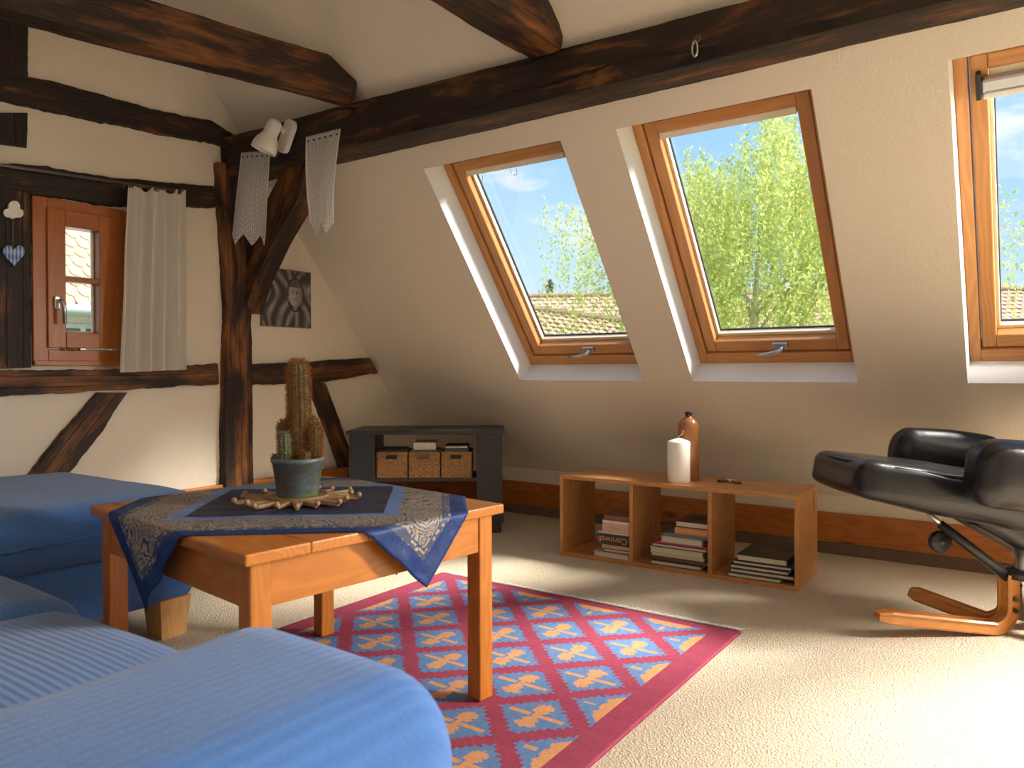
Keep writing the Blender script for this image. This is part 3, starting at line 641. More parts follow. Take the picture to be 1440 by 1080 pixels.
# ------------------------------------------------------------------ kilim rug, woven cell by cell
RX, RY, RW, RL = -.876, 2.679, 1.396, 1.80
cw_, ch_ = 1.396/186, .0085; nx, ny = 186, int(RL/ch_)
red, blu, ora = np.array((.42, .075, .125)), np.array((.16, .29, .55)), np.array((.80, .39, .18))
V, F, COL = [], [], []
for j in range(ny+1):
    for i in range(nx+1):
        x_, y_ = -i*cw_, -j*ch_; edge_ = .006*fbm((0, y_*2, 0), 1)*(1 if i > nx/2 else .6)
        V.append((RX+x_+edge_, RY+y_+.006*fbm((x_*2, 3, 0), 1), .0095+.0015*fbm((x_*3, y_*3, 0), 1)))
colx = (1.396-.188)/8; rowy = .152
for j in range(ny):
    for i in range(nx):
        x_, y_ = (i+.5)*cw_, (j+.5)*ch_; best = 9; bc = None
        ci, rj = (x_-.094)/colx, (y_-.06)/rowy
        for a in (math.floor(ci), math.floor(ci)+1):
            for b in (math.floor(rj), math.floor(rj)+1):
                if (a+b) % 2 == 1 and 0 <= a <= 8 and 0 <= b:
                    dx, dy = x_-(.094+a*colx), y_-(.06+b*rowy); dd = abs(dx)+abs(dy)
                    if dd < best: best, bc = dd, (dx, dy, a, b)
        col = red*(1+.10*(((j*7919+13) % 11)/11-.5))
        if bc and .088 < x_ < RW-.088 and y_ > .055:
            dx, dy, a, b = bc; stp = .009*((int(y_/(ch_*1)) % 2)-.5)
            if best+stp < .116:
                col = blu*(1+.10*(((j*104729+i*3) % 13)/13-.5))
                ay, ax_ = abs(dy), abs(dx); ser = .010*((int(ay/(ch_*2)) % 2))
                if a in (0, 8) or b == 0:
                    e_ = (ax_ if a in (0, 8) else ay)
                    if e_ < .036-.012*(int((ay if a in (0, 8) else ax_)/.017) % 2)+.0*ay and ay+ax_ < .088 : col = ora
                    if abs((ay if a in (0, 8) else ax_)) < .008 and .05 < e_ < .085: col = ora
                else:
                    if (.008 < ay < .082) and ax_ < min(.006+ay*.55, (.085-ay)*.85)+ser-.006: col = ora
                    if ax_ < .085 and ax_ > .014 and ay < .0085: col = ora
                    if ay <= .014 and ax_ < .012: col = ora
        COL.append(col*random.uniform(.93, 1.07)); p = j*(nx+1)+i; F.append((p, p+nx+1, p+nx+2, p+1))
M_rug = attrmat('kilim_wool', .95, 380, .5)
rug = thing('kilim_rug', (RX-RW/2, RY-RL/2, 0), 'crimson kilim rug with blue and orange stepped diamonds under the table', 'rug')
rg_ = obj('weave', V, F, M_rug, rug, fcol=COL, smooth=True)
sm = rg_.modifiers.new('thickness', 'SOLIDIFY'); sm.thickness = .0085; sm.offset = 1
FV, FF = [], []
for ye, sg in ((RY-.003, 1), (RY-ny*ch_, -1)):
    for k in range(640):
        x_ = RX-RW*(k+.5)/640+random.uniform(-.002, .002); L_ = random.uniform(.02, .05); dx = random.uniform(-.012, .012); b_ = len(FV)
        FV += [(x_-.002, ye, .015), (x_+.002, ye, .015), (x_+dx+.0016, ye+sg*L_, .007), (x_+dx-.0016, ye+sg*L_, .007)]; FF.append((b_, b_+1, b_+2, b_+3))
fo = obj('fringe', FV, FF, plain('fringe_cotton', (.8, .8, .78), .95), rug); fo['kind'] = 'stuff'

# ------------------------------------------------------------------ open book shelf
SO = np.array([-2.0141, 3.299]); SR = .0193; sc2, ss2 = math.cos(SR), math.sin(SR); SLN, SW, SH = 1.176, .354, .4106; TK = .019
def SP(l, w_, z): return np.array([SO[0]+sc2*l-ss2*w_, SO[1]+ss2*l+sc2*w_, z])
SX = (sc2, ss2, 0)
shelf = thing('book_shelf', SP(SLN/2, SW/2, 0), 'low open wooden shelf with three compartments of stacked books', 'shelf')
board('top', SP(SLN/2, SW/2, SH-TK/2), SX, (SLN, SW, TK), M_shelf, shelf, bev=.002); board('bottom', SP(SLN/2, SW/2, TK/2), SX, (SLN, SW, TK), M_shelf, shelf, bev=.002)
DIV = [(0, TK), (.384, .384+TK), (.774, .774+TK), (SLN-TK, SLN)]
for k, (a, b) in enumerate(DIV):
    board('side_panel' if k in (0, 3) else 'divider', SP((a+b)/2, SW/2+(.0 if k in (0, 3) else .004), SH/2), (0, 0, 1), (SH-2*TK, SW-(.0 if k in (0, 3) else .008), TK), M_shelf, shelf, y=(-ss2, sc2, 0), bev=.0015)

# books
PAGE = {}
def cm(col, rough=.5):
    k = tuple(col)
    if k not in PAGE: PAGE[k] = plain('book_cover', col, rough, var=.1)
    return PAGE[k]
M_page = None
mt, t = new('page_edges'); o_ = t.n('ShaderNodeTexCoord').outputs['Object']; st = t.noise(t.mapping(o_, sc=(3, 3, 900)), 1.0, 2).outputs[0]
fin(t, t.mix(st, (.50, .44, .35), (.80, .74, .64)), .9, st, .3, .001); M_page = mt
def book(c, L, Wd, H, cover, label, spine=None, yaw=0.0, group=None, round_=False, text=None, tcol=(.8, .35, .08), tsize=.03, flip=False, art=None, pages=None, xax=None):
    """book lying flat: c is the centre of its underside, L along the front, Wd deep; spine 'front' shows its back to the room"""
    X = Vector(xax or SX); X = Matrix.Rotation(yaw, 3, 'Z') @ X; Y = Vector((-X.y, X.x, 0)); fr = frame(c, X, z=(0, 0, 1)); th = min(.003, H*.2)
    root = thing('book', c, label, 'book', group)
    parts = [rbox((L, Wd, th), .0008, 1), rbox((L, Wd, th), .0008, 1)]
    parts[0] = ([v+Vector((0, 0, th/2)) for v in parts[0][0]], parts[0][1]); parts[1] = ([v+Vector((0, 0, H-th/2)) for v in parts[1][0]], parts[1][1])
    if spine == 'front':
        if round_:
            n = 8; pr_ = [Vector((0, -Wd/2-.35*H*math.cos(a)*1.0, H/2+H/2*math.sin(a))) for a in np.linspace(-math.pi/2, math.pi/2, n)]+[Vector((0, -Wd/2+.004, H)), Vector((0, -Wd/2+.004, 0))]
            v, f_ = prism([p-Vector((L/2, 0, 0)) for p in pr_], (L, 0, 0)); parts.append((v, f_))
        else: v, f_ = rbox((L, .004, H), .001, 1); parts.append(([p+Vector((0, -Wd/2+.001, H/2)) for p in v], f_))
    elif spine == 'right':
        v, f_ = rbox((.004, Wd, H), .001, 1); parts.append(([p+Vector((L/2-.001, 0, H/2)) for p in v], f_))
    else:
        v, f_ = rbox((L, .004, H), .001, 1); parts.append(([p+Vector((0, Wd/2-.001, H/2)) for p in v], f_))
    v, f_ = join(parts); obj('cover', v, f_, cm(cover), root, fr, True)
    v, f_ = rbox((L-.008, Wd-.01, H-2*th+.0006), 0); obj('pages', [p+Vector((0, 0, H/2)) for p in v], f_, pages or M_page, root, fr, True)
    if text:
        cu = bpy.data.curves.new('lettering', 'FONT'); cu.body = text; cu.size = tsize; cu.align_x = 'CENTER'; cu.align_y = 'CENTER'; cu.extrude = .0002
        to = bpy.data.objects.new('tmp', cu); C.objects.link(to); me = bpy.data.meshes.new_from_object(to); bpy.data.objects.remove(to); me.name = 'lettering'
        me.materials.clear(); me.materials.append(cm(tcol)); lo = bpy.data.objects.new('lettering', me); C.objects.link(lo)
        M2 = fr @ Matrix.Translation((0, -Wd/2-.0016, H/2)) @ Matrix.Rotation(math.pi/2, 4, 'X')
        if flip: M2 = M2 @ Matrix.Rotation(math.pi, 4, 'Z')
        lo.matrix_basis = M2; lo.parent = root; lo.matrix_parent_inverse = wmat(root).inverted()
    if art:
        n = 14; pv_ = [Vector((.0+L*.25*math.cos(2*math.pi*k/n)*(1+.3*math.sin(3*k)), .02+Wd*.2*math.sin(2*math.pi*k/n)*(1+.25*math.cos(2*k)), H)) for k in range(n)]
        v, f_ = prism(pv_, (0, 0, .0004)); obj('cover_picture', v, f_, cm(art), root, fr, True)
    return root
def stack(l0, items, grp, zb=TK):
    z = zb
    for it in items:
        (dl, L, dw, Wd, H, cov, lab), kw = it[:7], (it[7] if len(it) > 7 else {})
        book(SP(l0+dl+L/2, dw+Wd/2, z), L, Wd, H, cov, lab, group=grp, **kw); z += H+.0003
DK = (.02, .02, .024)
stack(.185, [(0, .195, .012, .27, .026, (.45, .42, .38), 'wide grey book at the bottom of the stack under the dark lettered box'),
  (.052, .143, .02, .22, .017, (.07, .11, .22), 'slim blue book just above the wide grey one'),
  (.048, .147, .022, .2, .022, (.62, .42, .24), 'tan book with rounded spine beneath the dark book with orange lettering', dict(spine='front', round_=True)),
  (.022, .173, .012, .2, .052, (.035, .035, .042), 'thick dark book with orange lettering on its spine', dict(spine='front', text='Cornwell', flip=True, tsize=.042, tcol=(.75, .3, .06))),
  (.025, .170, .014, .2, .009, (.6, .6, .6), 'thin pale grey book lying on the dark lettered book', dict(spine='front')),
  (.053, .142, .012, .19, .046, (.66, .40, .30), 'thick pink book in the stack nearest the corner stand', dict(spine='front', text='Conn', tsize=.024, tcol=(.35, .3, .35))),
  (.053, .142, .012, .19, .011, (.72, .72, .70), 'thin white book between the pink and the brown book', dict(spine='front')),
  (.06, .135, .016, .17, .026, (.22, .09, .05), 'brown-covered book on top of the stack nearest the corner stand', dict(spine='front'))], 'books stacked in the compartment nearest the corner stand')
stack(.488, [(0, .25, .02, .25, .021, (.05, .05, .055), 'dark-covered book at the bottom of the tall middle stack'),
  (.008, .272, .03, .25, .020, (.05, .03, .025), 'dark brown book second from the bottom of the middle stack', dict(pages=cm((.16, .1, .07)))),
  (.004, .256, .03, .24, .015, (.62, .56, .44), 'thin cream book low in the middle stack', dict(spine='front')),
  (-.004, .262, .022, .24, .028, (.6, .54, .43), 'wide cream paperback in the middle stack', ),
  (.004, .272, .025, .24, .017, (.06, .05, .05), 'black-covered book halfway up the middle stack'),
  (.02, .26, .03, .24, .007, (.55, .04, .16), 'thin pink magazine in the middle stack', dict(spine='front')),
  (.048, .205, .03, .22, .03, (.55, .5, .42), 'thick cream book with a round brown end above the pink magazine'),
  (.062, .22, .045, .22, .014, (.17, .23, .34), 'slim blue-grey book near the top of the middle stack', dict(spine='front')),
  (.12, .162, .04, .2, .034, (.62, .32, .13), 'orange-tan book with rounded spine in the middle stack', dict(spine='front', round_=True)),
  (.118, .165, .04, .21, .028, (.12, .04, .03), 'dark red book on top of the middle stack', dict(art=(.02, .01, .01)))], 'books stacked in the middle compartment')
stack(.862, [(0, .235, .012, .26, .018, (.09, .1, .1), 'grey book at the bottom of the stack nearest the recliner'),
  (.01, .28, .02, .27, .018, DK, 'wide black book second from the bottom in the compartment nearest the recliner'),
  (.01, .255, .02, .26, .018, DK, 'black book in the middle of the stack nearest the recliner'),
  (.02, .255, .03, .26, .016, (.03, .035, .05), 'slim navy book second from the top in the compartment nearest the recliner'),
  (.036, .22, .035, .25, .028, (.035, .04, .05), 'dark slate art book with brown picture topping the stack nearest the recliner', dict(art=(.16, .06, .03), spine='right'))], 'books stacked in the compartment nearest the recliner')

# candle, bottle, shells on the shelf
p = onZ(951, 679, SH); cx_, cy_ = p[0], p[1]+.03
cdl = thing('pillar_candle', (cx_, cy_, SH), 'thick white pillar candle with curled wick in front of the brown bottle', 'candle')
v, f_ = lathe([(0, 0), (.052, 0), (.054, .003), (.054, .19), (.05, .196), (.02, .207), (0, .211)], 40, (cx_, cy_, SH)); obj('wax_body', v, f_, M_wax, cdl, smooth=True)
v, f_ = tube([Vector((cx_, cy_, SH+.208)), Vector((cx_, cy_, SH+.218)), Vector((cx_+.012, cy_, SH+.226)), Vector((cx_+.02, cy_, SH+.232)), Vector((cx_+.024, cy_, SH+.248))], .0016, 6); obj('wick', v, f_, plain('wick', (.8, .75, .65), .8), cdl, smooth=True)
p = onZ(975, 674, SH); bx_, by_ = p[0]-.01, p[1]-.035
mt, t = new('stoneware'); o_ = t.n('ShaderNodeTexCoord').outputs['Object']; na = t.noise(o_, 14, 4).outputs[0]; nb = t.noise(o_, 150, 2).outputs[0]
fin(t, t.mix(t.math('MULTIPLY', nb, .6), t.mix(na, (.27, .10, .03), (.46, .19, .065)), (.2, .08, .03)), .22, nb, .05, .002); M_stone = mt
bot = thing('stoneware_bottle', (bx_, by_, SH), 'tall brown salt-glazed stoneware bottle behind the white candle', 'bottle')
v, f_ = lathe([(0, 0), (.048, 0), (.05, .004), (.05, .255), (.047, .275), (.036, .292), (.022, .302), (.016, .306), (.016, .31), (.0, .31)], 40, (bx_, by_, SH)); obj('bottle_body', v, f_, M_stone, bot, smooth=True)
v, f_ = lathe([(.0, .308), (.015, .308), (.0165, .312), (.015, .318), (.019, .324), (.0195, .33), (.016, .333), (.01, .326), (0, .325)], 24, (bx_, by_, SH)); obj('neck', v, f_, M_black, bot, smooth=True)
p = onZ(1025, 679, SH)
M_shell = plain('shell_brown', (.34, .17, .08), .4, var=.5, sc=90); M_shellw = plain('shell_white', (.72, .64, .52), .4, var=.25, sc=90)
for k, (dx, dy, s_, mm, lab) in enumerate(((-.03, .0, 1.0, M_shell, 'small brown seashell lying on the shelf top'), (.005, .012, 1.1, M_shellw, 'small white seashell lying between two brown shells'), (.045, -.006, .75, M_shell, 'tiny amber seashell at the end of the shell row'))):
    V, F = [], []; nu, nv = 16, 10
    for i in range(nu+1):
        for j in range(nv+1):
            a = -1.2+2.4*i/nu; r_ = .03*s_*(j/nv); hgt = .012*s_*math.sin(math.pi*min(1, (j/nv)*.9+.1))*(1+.22*math.cos(i*2.8)); V.append((p[0]+dx+r_*math.sin(a), p[1]+dy+r_*math.cos(a)-.015*s_, SH+.0005+max(0, hgt)*(1 if 0 < j < nv else .15)))
    for i in range(nu):
        for j in range(nv): q = i*(nv+1)+j; F.append((q, q+1, q+nv+2, q+nv+1))
    o = props(obj('seashell', V, F, mm, smooth=True), lab, 'seashell', 'seashells on the shelf top'); s_m = o.modifiers.new('t', 'SOLIDIFY'); s_m.thickness = .002; s_m.offset = -1

# ------------------------------------------------------------------ charcoal corner stand with baskets
c0 = np.array([-3.27, 3.0]); c1 = np.array([-2.53, 3.54]); ux = (c1-c0)/np.linalg.norm(c1-c0); uy = np.array([-ux[1], ux[0]]); WL = np.linalg.norm(c1-c0); TD, TZ = .40, .60
def VP(a, b, z): q = c0+ux*a+uy*b; return np.array([q[0], q[1], z])
UX = (ux[0], ux[1], 0)
tv = thing('corner_stand', VP(WL/2, TD/2, 0), 'charcoal painted corner stand holding three wicker baskets', 'stand')
def prisma(name, ab, z0, z1, mat, parent, bev=.004):
    bm = bmesh.new(); vs_ = [bm.verts.new(VP(a, b, z0)) for a, b in ab]; f0 = bm.faces.new(vs_)
    r_ = bmesh.ops.extrude_face_region(bm, geom=[f0]); bmesh.ops.translate(bm, vec=(0, 0, z1-z0), verts=[q for q in r_['geom'] if isinstance(q, bmesh.types.BMVert)])
    bmesh.ops.recalc_face_normals(bm, faces=bm.faces)
    if bev: bmesh.ops.bevel(bm, geom=list(bm.edges), offset=bev, segments=2, affect='EDGES')
    bm.verts.index_update(); V = [v.co.copy() for v in bm.verts]; F = [[v.index for v in f.verts] for f in bm.faces]; bm.free()
    return obj(name, V, F, mat, parent)
prisma('top', [(0, 0), (WL, 0), (WL-.005, TD), (.03, TD)], TZ-.024, TZ, M_charcoal, tv)
m_ = .016; PW = .148
for (a, b) in ((m_, m_+PW), (WL-m_-PW, WL-m_)):
    prisma('side_cabinet', [(a, .018), (b, .018), (b, TD-.04), (a+(.0 if a > .3 else .03), TD-.04)], .075, TZ-.024, M_charcoal, tv, .003)
    for (s0, s1) in ((a, a+.012), (b-.012, b)): prisma('corner_bead', [(s0, .010), (s1, .010), (s1, .02), (s0, .02)], .10, TZ-.03, M_charcoal, tv, .002)
    prisma('plinth', [(a-.006, .006), (b+.006, .006), (b+.006, TD-.05), (a+.01, TD-.05)], .062, .088, M_charcoal, tv, .004)
    prisma('foot', [(a+.01, .03), (b-.006, .03), (b-.006, .1), (a+.01, .1)], 0, .064, cm((.05, .03, .025)), tv, .003)
prisma('shelf_board', [(m_+PW-.004, .03), (WL-m_-PW+.004, .03), (WL-m_-PW+.004, TD-.06), (m_+PW-.004, TD-.06)], .302, .322, M_charcoal, tv, .002)
# wicker baskets
mt, t = new('wicker'); M_wicker = mt; o_ = t.n('ShaderNodeTexCoord').outputs['Object']; na = t.noise(o_, 60, 3).outputs[0]; nb = t.noise(o_, 9, 2).outputs[0]
fin(t, t.mix(na, (.17, .075, .022), t.mix(nb, (.5, .27, .10), (.42, .2, .065))), .5, na, .3, .003)
def basket(a0, L, b0, Wd, H, z0, label, filler):
    root = thing('wicker_basket', VP(a0+L/2, b0+Wd/2, z0), label, 'basket', 'wicker baskets in the corner stand')
    def panel(name, A, Bv, n_, nu, nv, hole=None):
        A, Bv, n_ = [np.array(q, float) for q in (A, Bv, n_)]; V, F = [], []; Lp = np.linalg.norm(Bv-A)
        for i in range(nu+1):
            for j in range(nv+1):
                u_, v_ = i/nu, j/nv; uu, vv = u_*Lp/.018*math.pi, v_*H/.013*math.pi
                dsp = .0042*math.sin(uu)*math.sin(vv)+.0022*abs(math.sin(vv)); q = A+(Bv-A)*u_; V.append(VP(q[0]+n_[0]*dsp, q[1]+n_[1]*dsp, z0+H*v_))
        for i in range(nu):
            for j in range(nv):
                u_, v_ = (i+.5)/nu, (j+.5)/nv
                if hole and hole[0] < u_ < hole[1] and hole[2] < v_ < hole[3]: continue
                p_ = i*(nv+1)+j; F.append((p_, p_+nv+1, p_+nv+2, p_+1))
        o = obj(name, V, F, M_wicker, root, smooth=True); s_m = o.modifiers.new('t', 'SOLIDIFY'); s_m.thickness = .006; s_m.offset = -1
    h_ = (.28, .68, .72, .93)
    panel('front_panel', (a0, b0), (a0+L, b0), (0, -1), 44, 44, h_); panel('back_panel', (a0+L, b0+Wd), (a0, b0+Wd), (0, 1), 30, 30)
    panel('side_panel', (a0, b0+Wd), (a0, b0), (-1, 0), 30, 30); panel('side_panel', (a0+L, b0), (a0+L, b0+Wd), (1, 0), 30, 30)
    pts_ = [VP(a0+L*u_, b0-.002, z0+H*v_) for u_, v_ in ((h_[0], h_[2]), (h_[1], h_[2]), (h_[1], h_[3]), (h_[0], h_[3]))]
    v, f_ = tube([p_ for k in range(4) for p_ in (pts_[k]*.9+pts_[k-1]*.1, pts_[k]*.9+pts_[(k+1) % 4]*.1)], .004, 6, closed=True); obj('handle_rim', v, f_, M_wicker, root, smooth=True)
    v, f_ = tube([VP(a0, b0, z0+H), VP(a0+L, b0, z0+H), VP(a0+L, b0+Wd, z0+H), VP(a0, b0+Wd, z0+H)], .0055, 8, closed=True); obj('rim', v, f_, M_wicker, root, smooth=True)
    obj('bottom_panel', [VP(a0, b0, z0+.004), VP(a0+L, b0, z0+.004), VP(a0+L, b0+Wd, z0+.004), VP(a0, b0+Wd, z0+.004)], [(0, 1, 2, 3)], M_wicker, root)
    z = z0+.006
    for (L2, W2, H2, col, lab, kw) in filler:
        q = VP(a0+L/2, b0+Wd/2, z); book(q, L2, W2, H2, col, lab, xax=UX, group='papers in the wicker baskets', **kw); z += H2+.0004
    return root
zb_ = .3225; in0 = m_+PW+.008; bl_, gap_ = .176, .012
basket(in0, bl_, .035, .22, .148, zb_, 'wicker basket filled with dark papers, next to the slanting brace', [(.15, .19, .10, (.03, .03, .035), 'pile of dark papers low in the basket by the brace', dict()), (.155, .195, .058, (.028, .026, .03), 'dark folder rising out of the basket by the brace', dict(spine='front'))])
basket(in0+bl_+gap_, bl_, .030, .22, .148, zb_, 'wicker basket in the middle with a white box on top', [(.15, .19, .125, (.2, .21, .22), 'pile of grey papers low in the middle basket', dict(spine='front')), (.155, .19, .03, (.12, .14, .17), 'slate grey folder under the white box in the middle basket', dict(spine='front')), (.13, .18, .042, (.62, .58, .52), 'white box lying on top of the middle basket', dict(spine='front'))])
basket(in0+2*(bl_+gap_), bl_-.004, .028, .22, .148, zb_, 'wicker basket filled with dark books, farthest from the slanting brace', [(.15, .19, .14, (.022, .022, .026), 'pile of black papers low in the basket farthest from the slanting brace', dict(spine='front')), (.14, .18, .02, (.09, .1, .12), 'slate book in the basket farthest from the slanting brace', dict(spine='front')), (.135, .17, .018, (.04, .035, .03), 'dark book on top of the basket farthest from the slanting brace', dict())])

# ------------------------------------------------------------------ black leather recliner
def CH(u, v, dp): return EYE+ray(u, v)*dp
RH = Vector((R0[0], R0[1], 0)); FH = Vector((-R0[1], R0[0], 0))
def CR(r, dp, z): p = RH*r+FH*dp; return Vector((p.x, p.y, z))
rec = thing('recliner', CR(1.76, 2.68, 0), 'black leather reclining armchair on a bent beech base, tipped back', 'armchair')
def cpart(name, r0, r1, d0, d1, zc, th, tilt, rad, mat=M_leather, bulge=(0, 0, 0), n=(26, 18, 12), warp=.008, shape=None, parent=None):
    ex = (RH*math.cos(tilt)-Vector((0, 0, 1))*math.sin(tilt)).normalized(); fr = frame(CR((r0+r1)/2, (d0+d1)/2, zc), ex, y=FH)
    V, F = puffy(((r1-r0)/math.cos(tilt), d1-d0, th), rad, n, bulge); sd = random.random()*40
    V2 = []
    for p_ in V:
        q = Vector(p_)
        if shape: q = shape(q)
        q += Vector((fbm(q, 5, sd), fbm(q, 5, sd+3), fbm(q, 6, sd+6)))*warp; V2.append(q)
    return obj(name, V2, F, mat, parent or rec, fr, True, True), fr
def taper(q):
    k = (q.x+.35)/.7; q = q.copy()
    if q.z < 0: q.z *= .75+.35*min(1, max(0, k*1.6))
    return q
seat, fr = cpart('seat', 1.195, 1.98, 2.585, 3.03, .503, .155, math.radians(8), (.06, .045, .04), bulge=(0, .008, .01), shape=taper)
v, f_ = tube([fr @ Vector((x_, y_, z_)) for x_, y_, z_ in ((.39, -.218, .066), (0, -.218, .066), (-.28, -.215, .066), (-.365, -.17, .064), (-.392, -.05, .063), (-.392, .1, .063))], .004, 8); obj('piping', v, f_, M_leather, seat, smooth=True)
def pleat(q):
    q = q.copy(); e = max(0, (-q.x-.12)/.16); q.z += .008*math.sin(q.y*160)*e*(1 if q.z > 0 else 0); return q
arm, fr = cpart('armrest', 1.515, 2.08, 2.42, 2.57, .585, .205, math.radians(5), (.075, .05, .07), bulge=(0, .012, .015), shape=pleat)
v, f_ = tube([fr @ Vector(q) for q in ((.28, -.077, .045), (0, -.078, .045), (-.2, -.076, .045), (-.262, -.06, .03), (-.275, -.04, -.03), (-.23, -.065, -.085))], .004, 8); obj('piping', v, f_, M_leather, arm, smooth=True)
cpart('armrest', 1.555, 2.01, 3.03, 3.17, .572, .225, math.radians(5), (.075, .05, .08), bulge=(0, .012, .012), shape=pleat)
ex = CR(2.08, 2.8, .78)
cpart('backrest', 1.97, 2.22, 2.56, 2.90, .63, .13, math.radians(-56), (.06, .06, .05), bulge=(0, .01, .02))
# steel strut, knob, mechanism
v, f_ = tube([CH(1306, 722, 2.72), CH(1328, 742, 2.72)], .009, 10); obj('strut_rod', v, f_, M_steel, rec, smooth=True)
v, f_ = tube([CH(1322, 737, 2.72), CH(1375, 778, 2.71), CH(1432, 824, 2.70)], [.016, .018, .019], 12); obj('strut_sleeve', v, f_, M_black, rec, smooth=True)
kc = CH(1322, 762, 2.74); Mk = frame(kc, RH, z=tuple(-FH)); v, f_ = lathe([(0, -.014), (.034, -.014), (.04, -.008), (.04, .008), (.034, .014), (.012, .014), (.01, .018), (0, .018)], 28, (0, 0, 0)); kn = obj('tension_knob', v, f_, M_black, rec, Mk, True, True)
v, f_ = tube([kc+FH*.01, kc+FH*.1+RH*.12], .012, 10); obj('knob_shaft', v, f_, M_iron, rec, smooth=True)
cpart('under_bracket', 1.66, 1.95, 2.66, 2.86, .37, .12, math.radians(30), .035, M_leather, warp=.004)
v, f_ = lathe([(0, .05), (.03, .05), (.03, .36), (0, .36)], 24, tuple(CR(1.835, 2.70, 0))); obj('steel_column', v, f_, M_steel, rec, smooth=True)
hubv, hubf = lathe([(0, .20), (.07, .20), (.075, .205), (.075, .222), (.05, .232), (0, .232)], 28, tuple(CR(1.835, 2.70, 0))); obj('hub_cap', hubv, hubf, M_black, rec)
def bent_leg(tip_r, tip_d, width=.06, th=.046, lift=.055):
    hub = CR(1.835, 2.70, 0); tip = CR(tip_r, tip_d, 0); dr = (tip-hub); L = dr.length; dr.normalize(); sd_ = Vector((-dr.y, dr.x, 0)); path = []
    st = .055; R_ = .075
    path.append((st, .215)); path.append((st, .15)); path.append((st, R_+.02))
    for k in range(9):
        a = math.pi-(math.pi/2-.13)*(k+1)/9; path.append((st+R_+R_*math.cos(a), R_+.024-R_*math.sin(a)))
    x0, z0 = path[-1]; n = 10
    for k in range(1, n+1): path.append((x0+(L-x0)*k/n, z0+lift*(k/n)))
    V, F = [], []; m = len(path)
    for i, (s, z) in enumerate(path):
        a, b = path[max(0, i-1)], path[min(m-1, i+1)]; tx, tz_ = b[0]-a[0], b[1]-a[1]; l_ = math.hypot(tx, tz_); nx_, nz_ = -tz_/l_, tx/l_
        e = 1 if i < m-1 else .55; wdt = width/2*(1 if i < m-1 else .7)
        for (sg, q) in ((-1, -1), (1, -1), (1.0, 1), (-1.0, 1)):
            for (f1, f2) in (((.78, 1) if sg*q > 0 else (1, .7)), ((1, .7) if sg*q > 0 else (.78, 1))):
                p_ = hub+dr*(s+nx_*th/2*q*f2*e)+Vector((0, 0, z+nz_*th/2*q*f2*e))+sd_*sg*wdt*f1; V.append(p_)
    k = 8
    for i in range(m-1):
        for j in range(k): F.append((i*k+j, i*k+(j+1) % k, (i+1)*k+(j+1) % k, (i+1)*k+j))
    F.append(list(range(k))[::-1]); F.append([(m-1)*k+j for j in range(k)])
    lg = obj('bent_leg', V, F, M_bent, rec, frame(hub, tuple(dr)))
    for z in (.09, .13):
        c_ = hub+dr*(st+.0)+Vector((0, 0, z)); 
        for sg in (-1, 1):
            v, f_ = tube([c_+sd_*sg*(width/2-.002), c_+sd_*sg*(width/2+.005)], .009, 12); obj('bolt', v, f_, M_black, lg)
bent_leg(1.285, 2.65); bent_leg(1.55, 2.94); bent_leg(1.93, 2.22); bent_leg(2.22, 2.9); 

# ------------------------------------------------------------------ curtain, rod, ornament, picture, lace, lamp, hook
xr = XG+.095
rod = thing('curtain_rod', (xr, 1.9, 1.85), 'thin dark iron curtain rod with bronze rings above the small window', 'curtain rod')
r0_, r1_ = onX(0, 232, xr), onX(258, 270, xr); rs = r0_+(r0_-r1_)*.6
v, f_ = tube([rs, r0_, r1_], .0065, 10); obj('pole', v, f_, M_iron, rod, smooth=True)
v, f_ = lathe([(0, -.014)]+[(.014*math.cos(x), .014*math.sin(x)) for x in np.linspace(-1.2, 1.2, 7)]+[(0, .014)], 14, tuple(r1_)); obj('finial', v, f_, M_brass, rod, smooth=True)
for uu in (30, 155):
    q = onX(uu, 232+38/258*uu, xr); v, f_ = tube([Vector(q), Vector((XG+.01, q[1], q[2]+.005))], .005, 8); obj('bracket', v, f_, M_iron, rod, smooth=True)
cu0, cu1 = onX(173, 258, xr), onX(256, 269, xr)
for k in range(8):
    q = cu0+(cu1-cu0)*(k+.1)/7.3; pr_ = [Vector(q)+Vector((.012*math.sin(a)*.9, .004*math.sin(a*2+k), .012*math.cos(a)-.006)) for a in np.linspace(0, 2*math.pi, 14)[:-1]]
    v, f_ = tube(pr_, .0022, 6, closed=True); obj('ring', v, f_, M_brass, rod, smooth=True)
nu, nv = 150, 46; V, F = [], []
bt0, bt1 = onX(161, 524, xr), onX(256, 520, xr); tp0, tp1 = onX(174, 264, xr), onX(255, 271, xr)
for i in range(nu+1):
    for j in range(nv+1):
        u_, v_ = i/nu, j/nv; q = (tp0+(tp1-tp0)*u_)*(1-v_)+(bt0+(bt1-bt0)*u_)*v_
        ph = u_*2*math.pi*5.2+.9*math.sin(5*u_+1.0)+.35*v_*math.sin(u_*5); amp = .024+.014*v_
        xo = amp*math.sin(ph)+.006*math.sin(ph*2.3+1)+.012*fbm((u_*4, v_*2.2, 0), 1); yo = .008*math.cos(ph)*(1-.3*v_)
        top = .008*abs(math.sin(u_*math.pi*7)) if j == 0 else 0
        V.append((q[0]+.012+xo+(.02*v_*v_ if u_ < .2 else 0), q[1]+yo, q[2]-top*0+(.01*math.cos(u_*math.pi*14) if j == 0 else 0)))
for i in range(nu):
    for j in range(nv): p_ = i*(nv+1)+j; F.append((p_, p_+1, p_+nv+2, p_+nv+1))
cur = props(obj('curtain', V, F, M_cotton, smooth=True), 'off-white cotton curtain gathered on the iron rod', 'curtain')
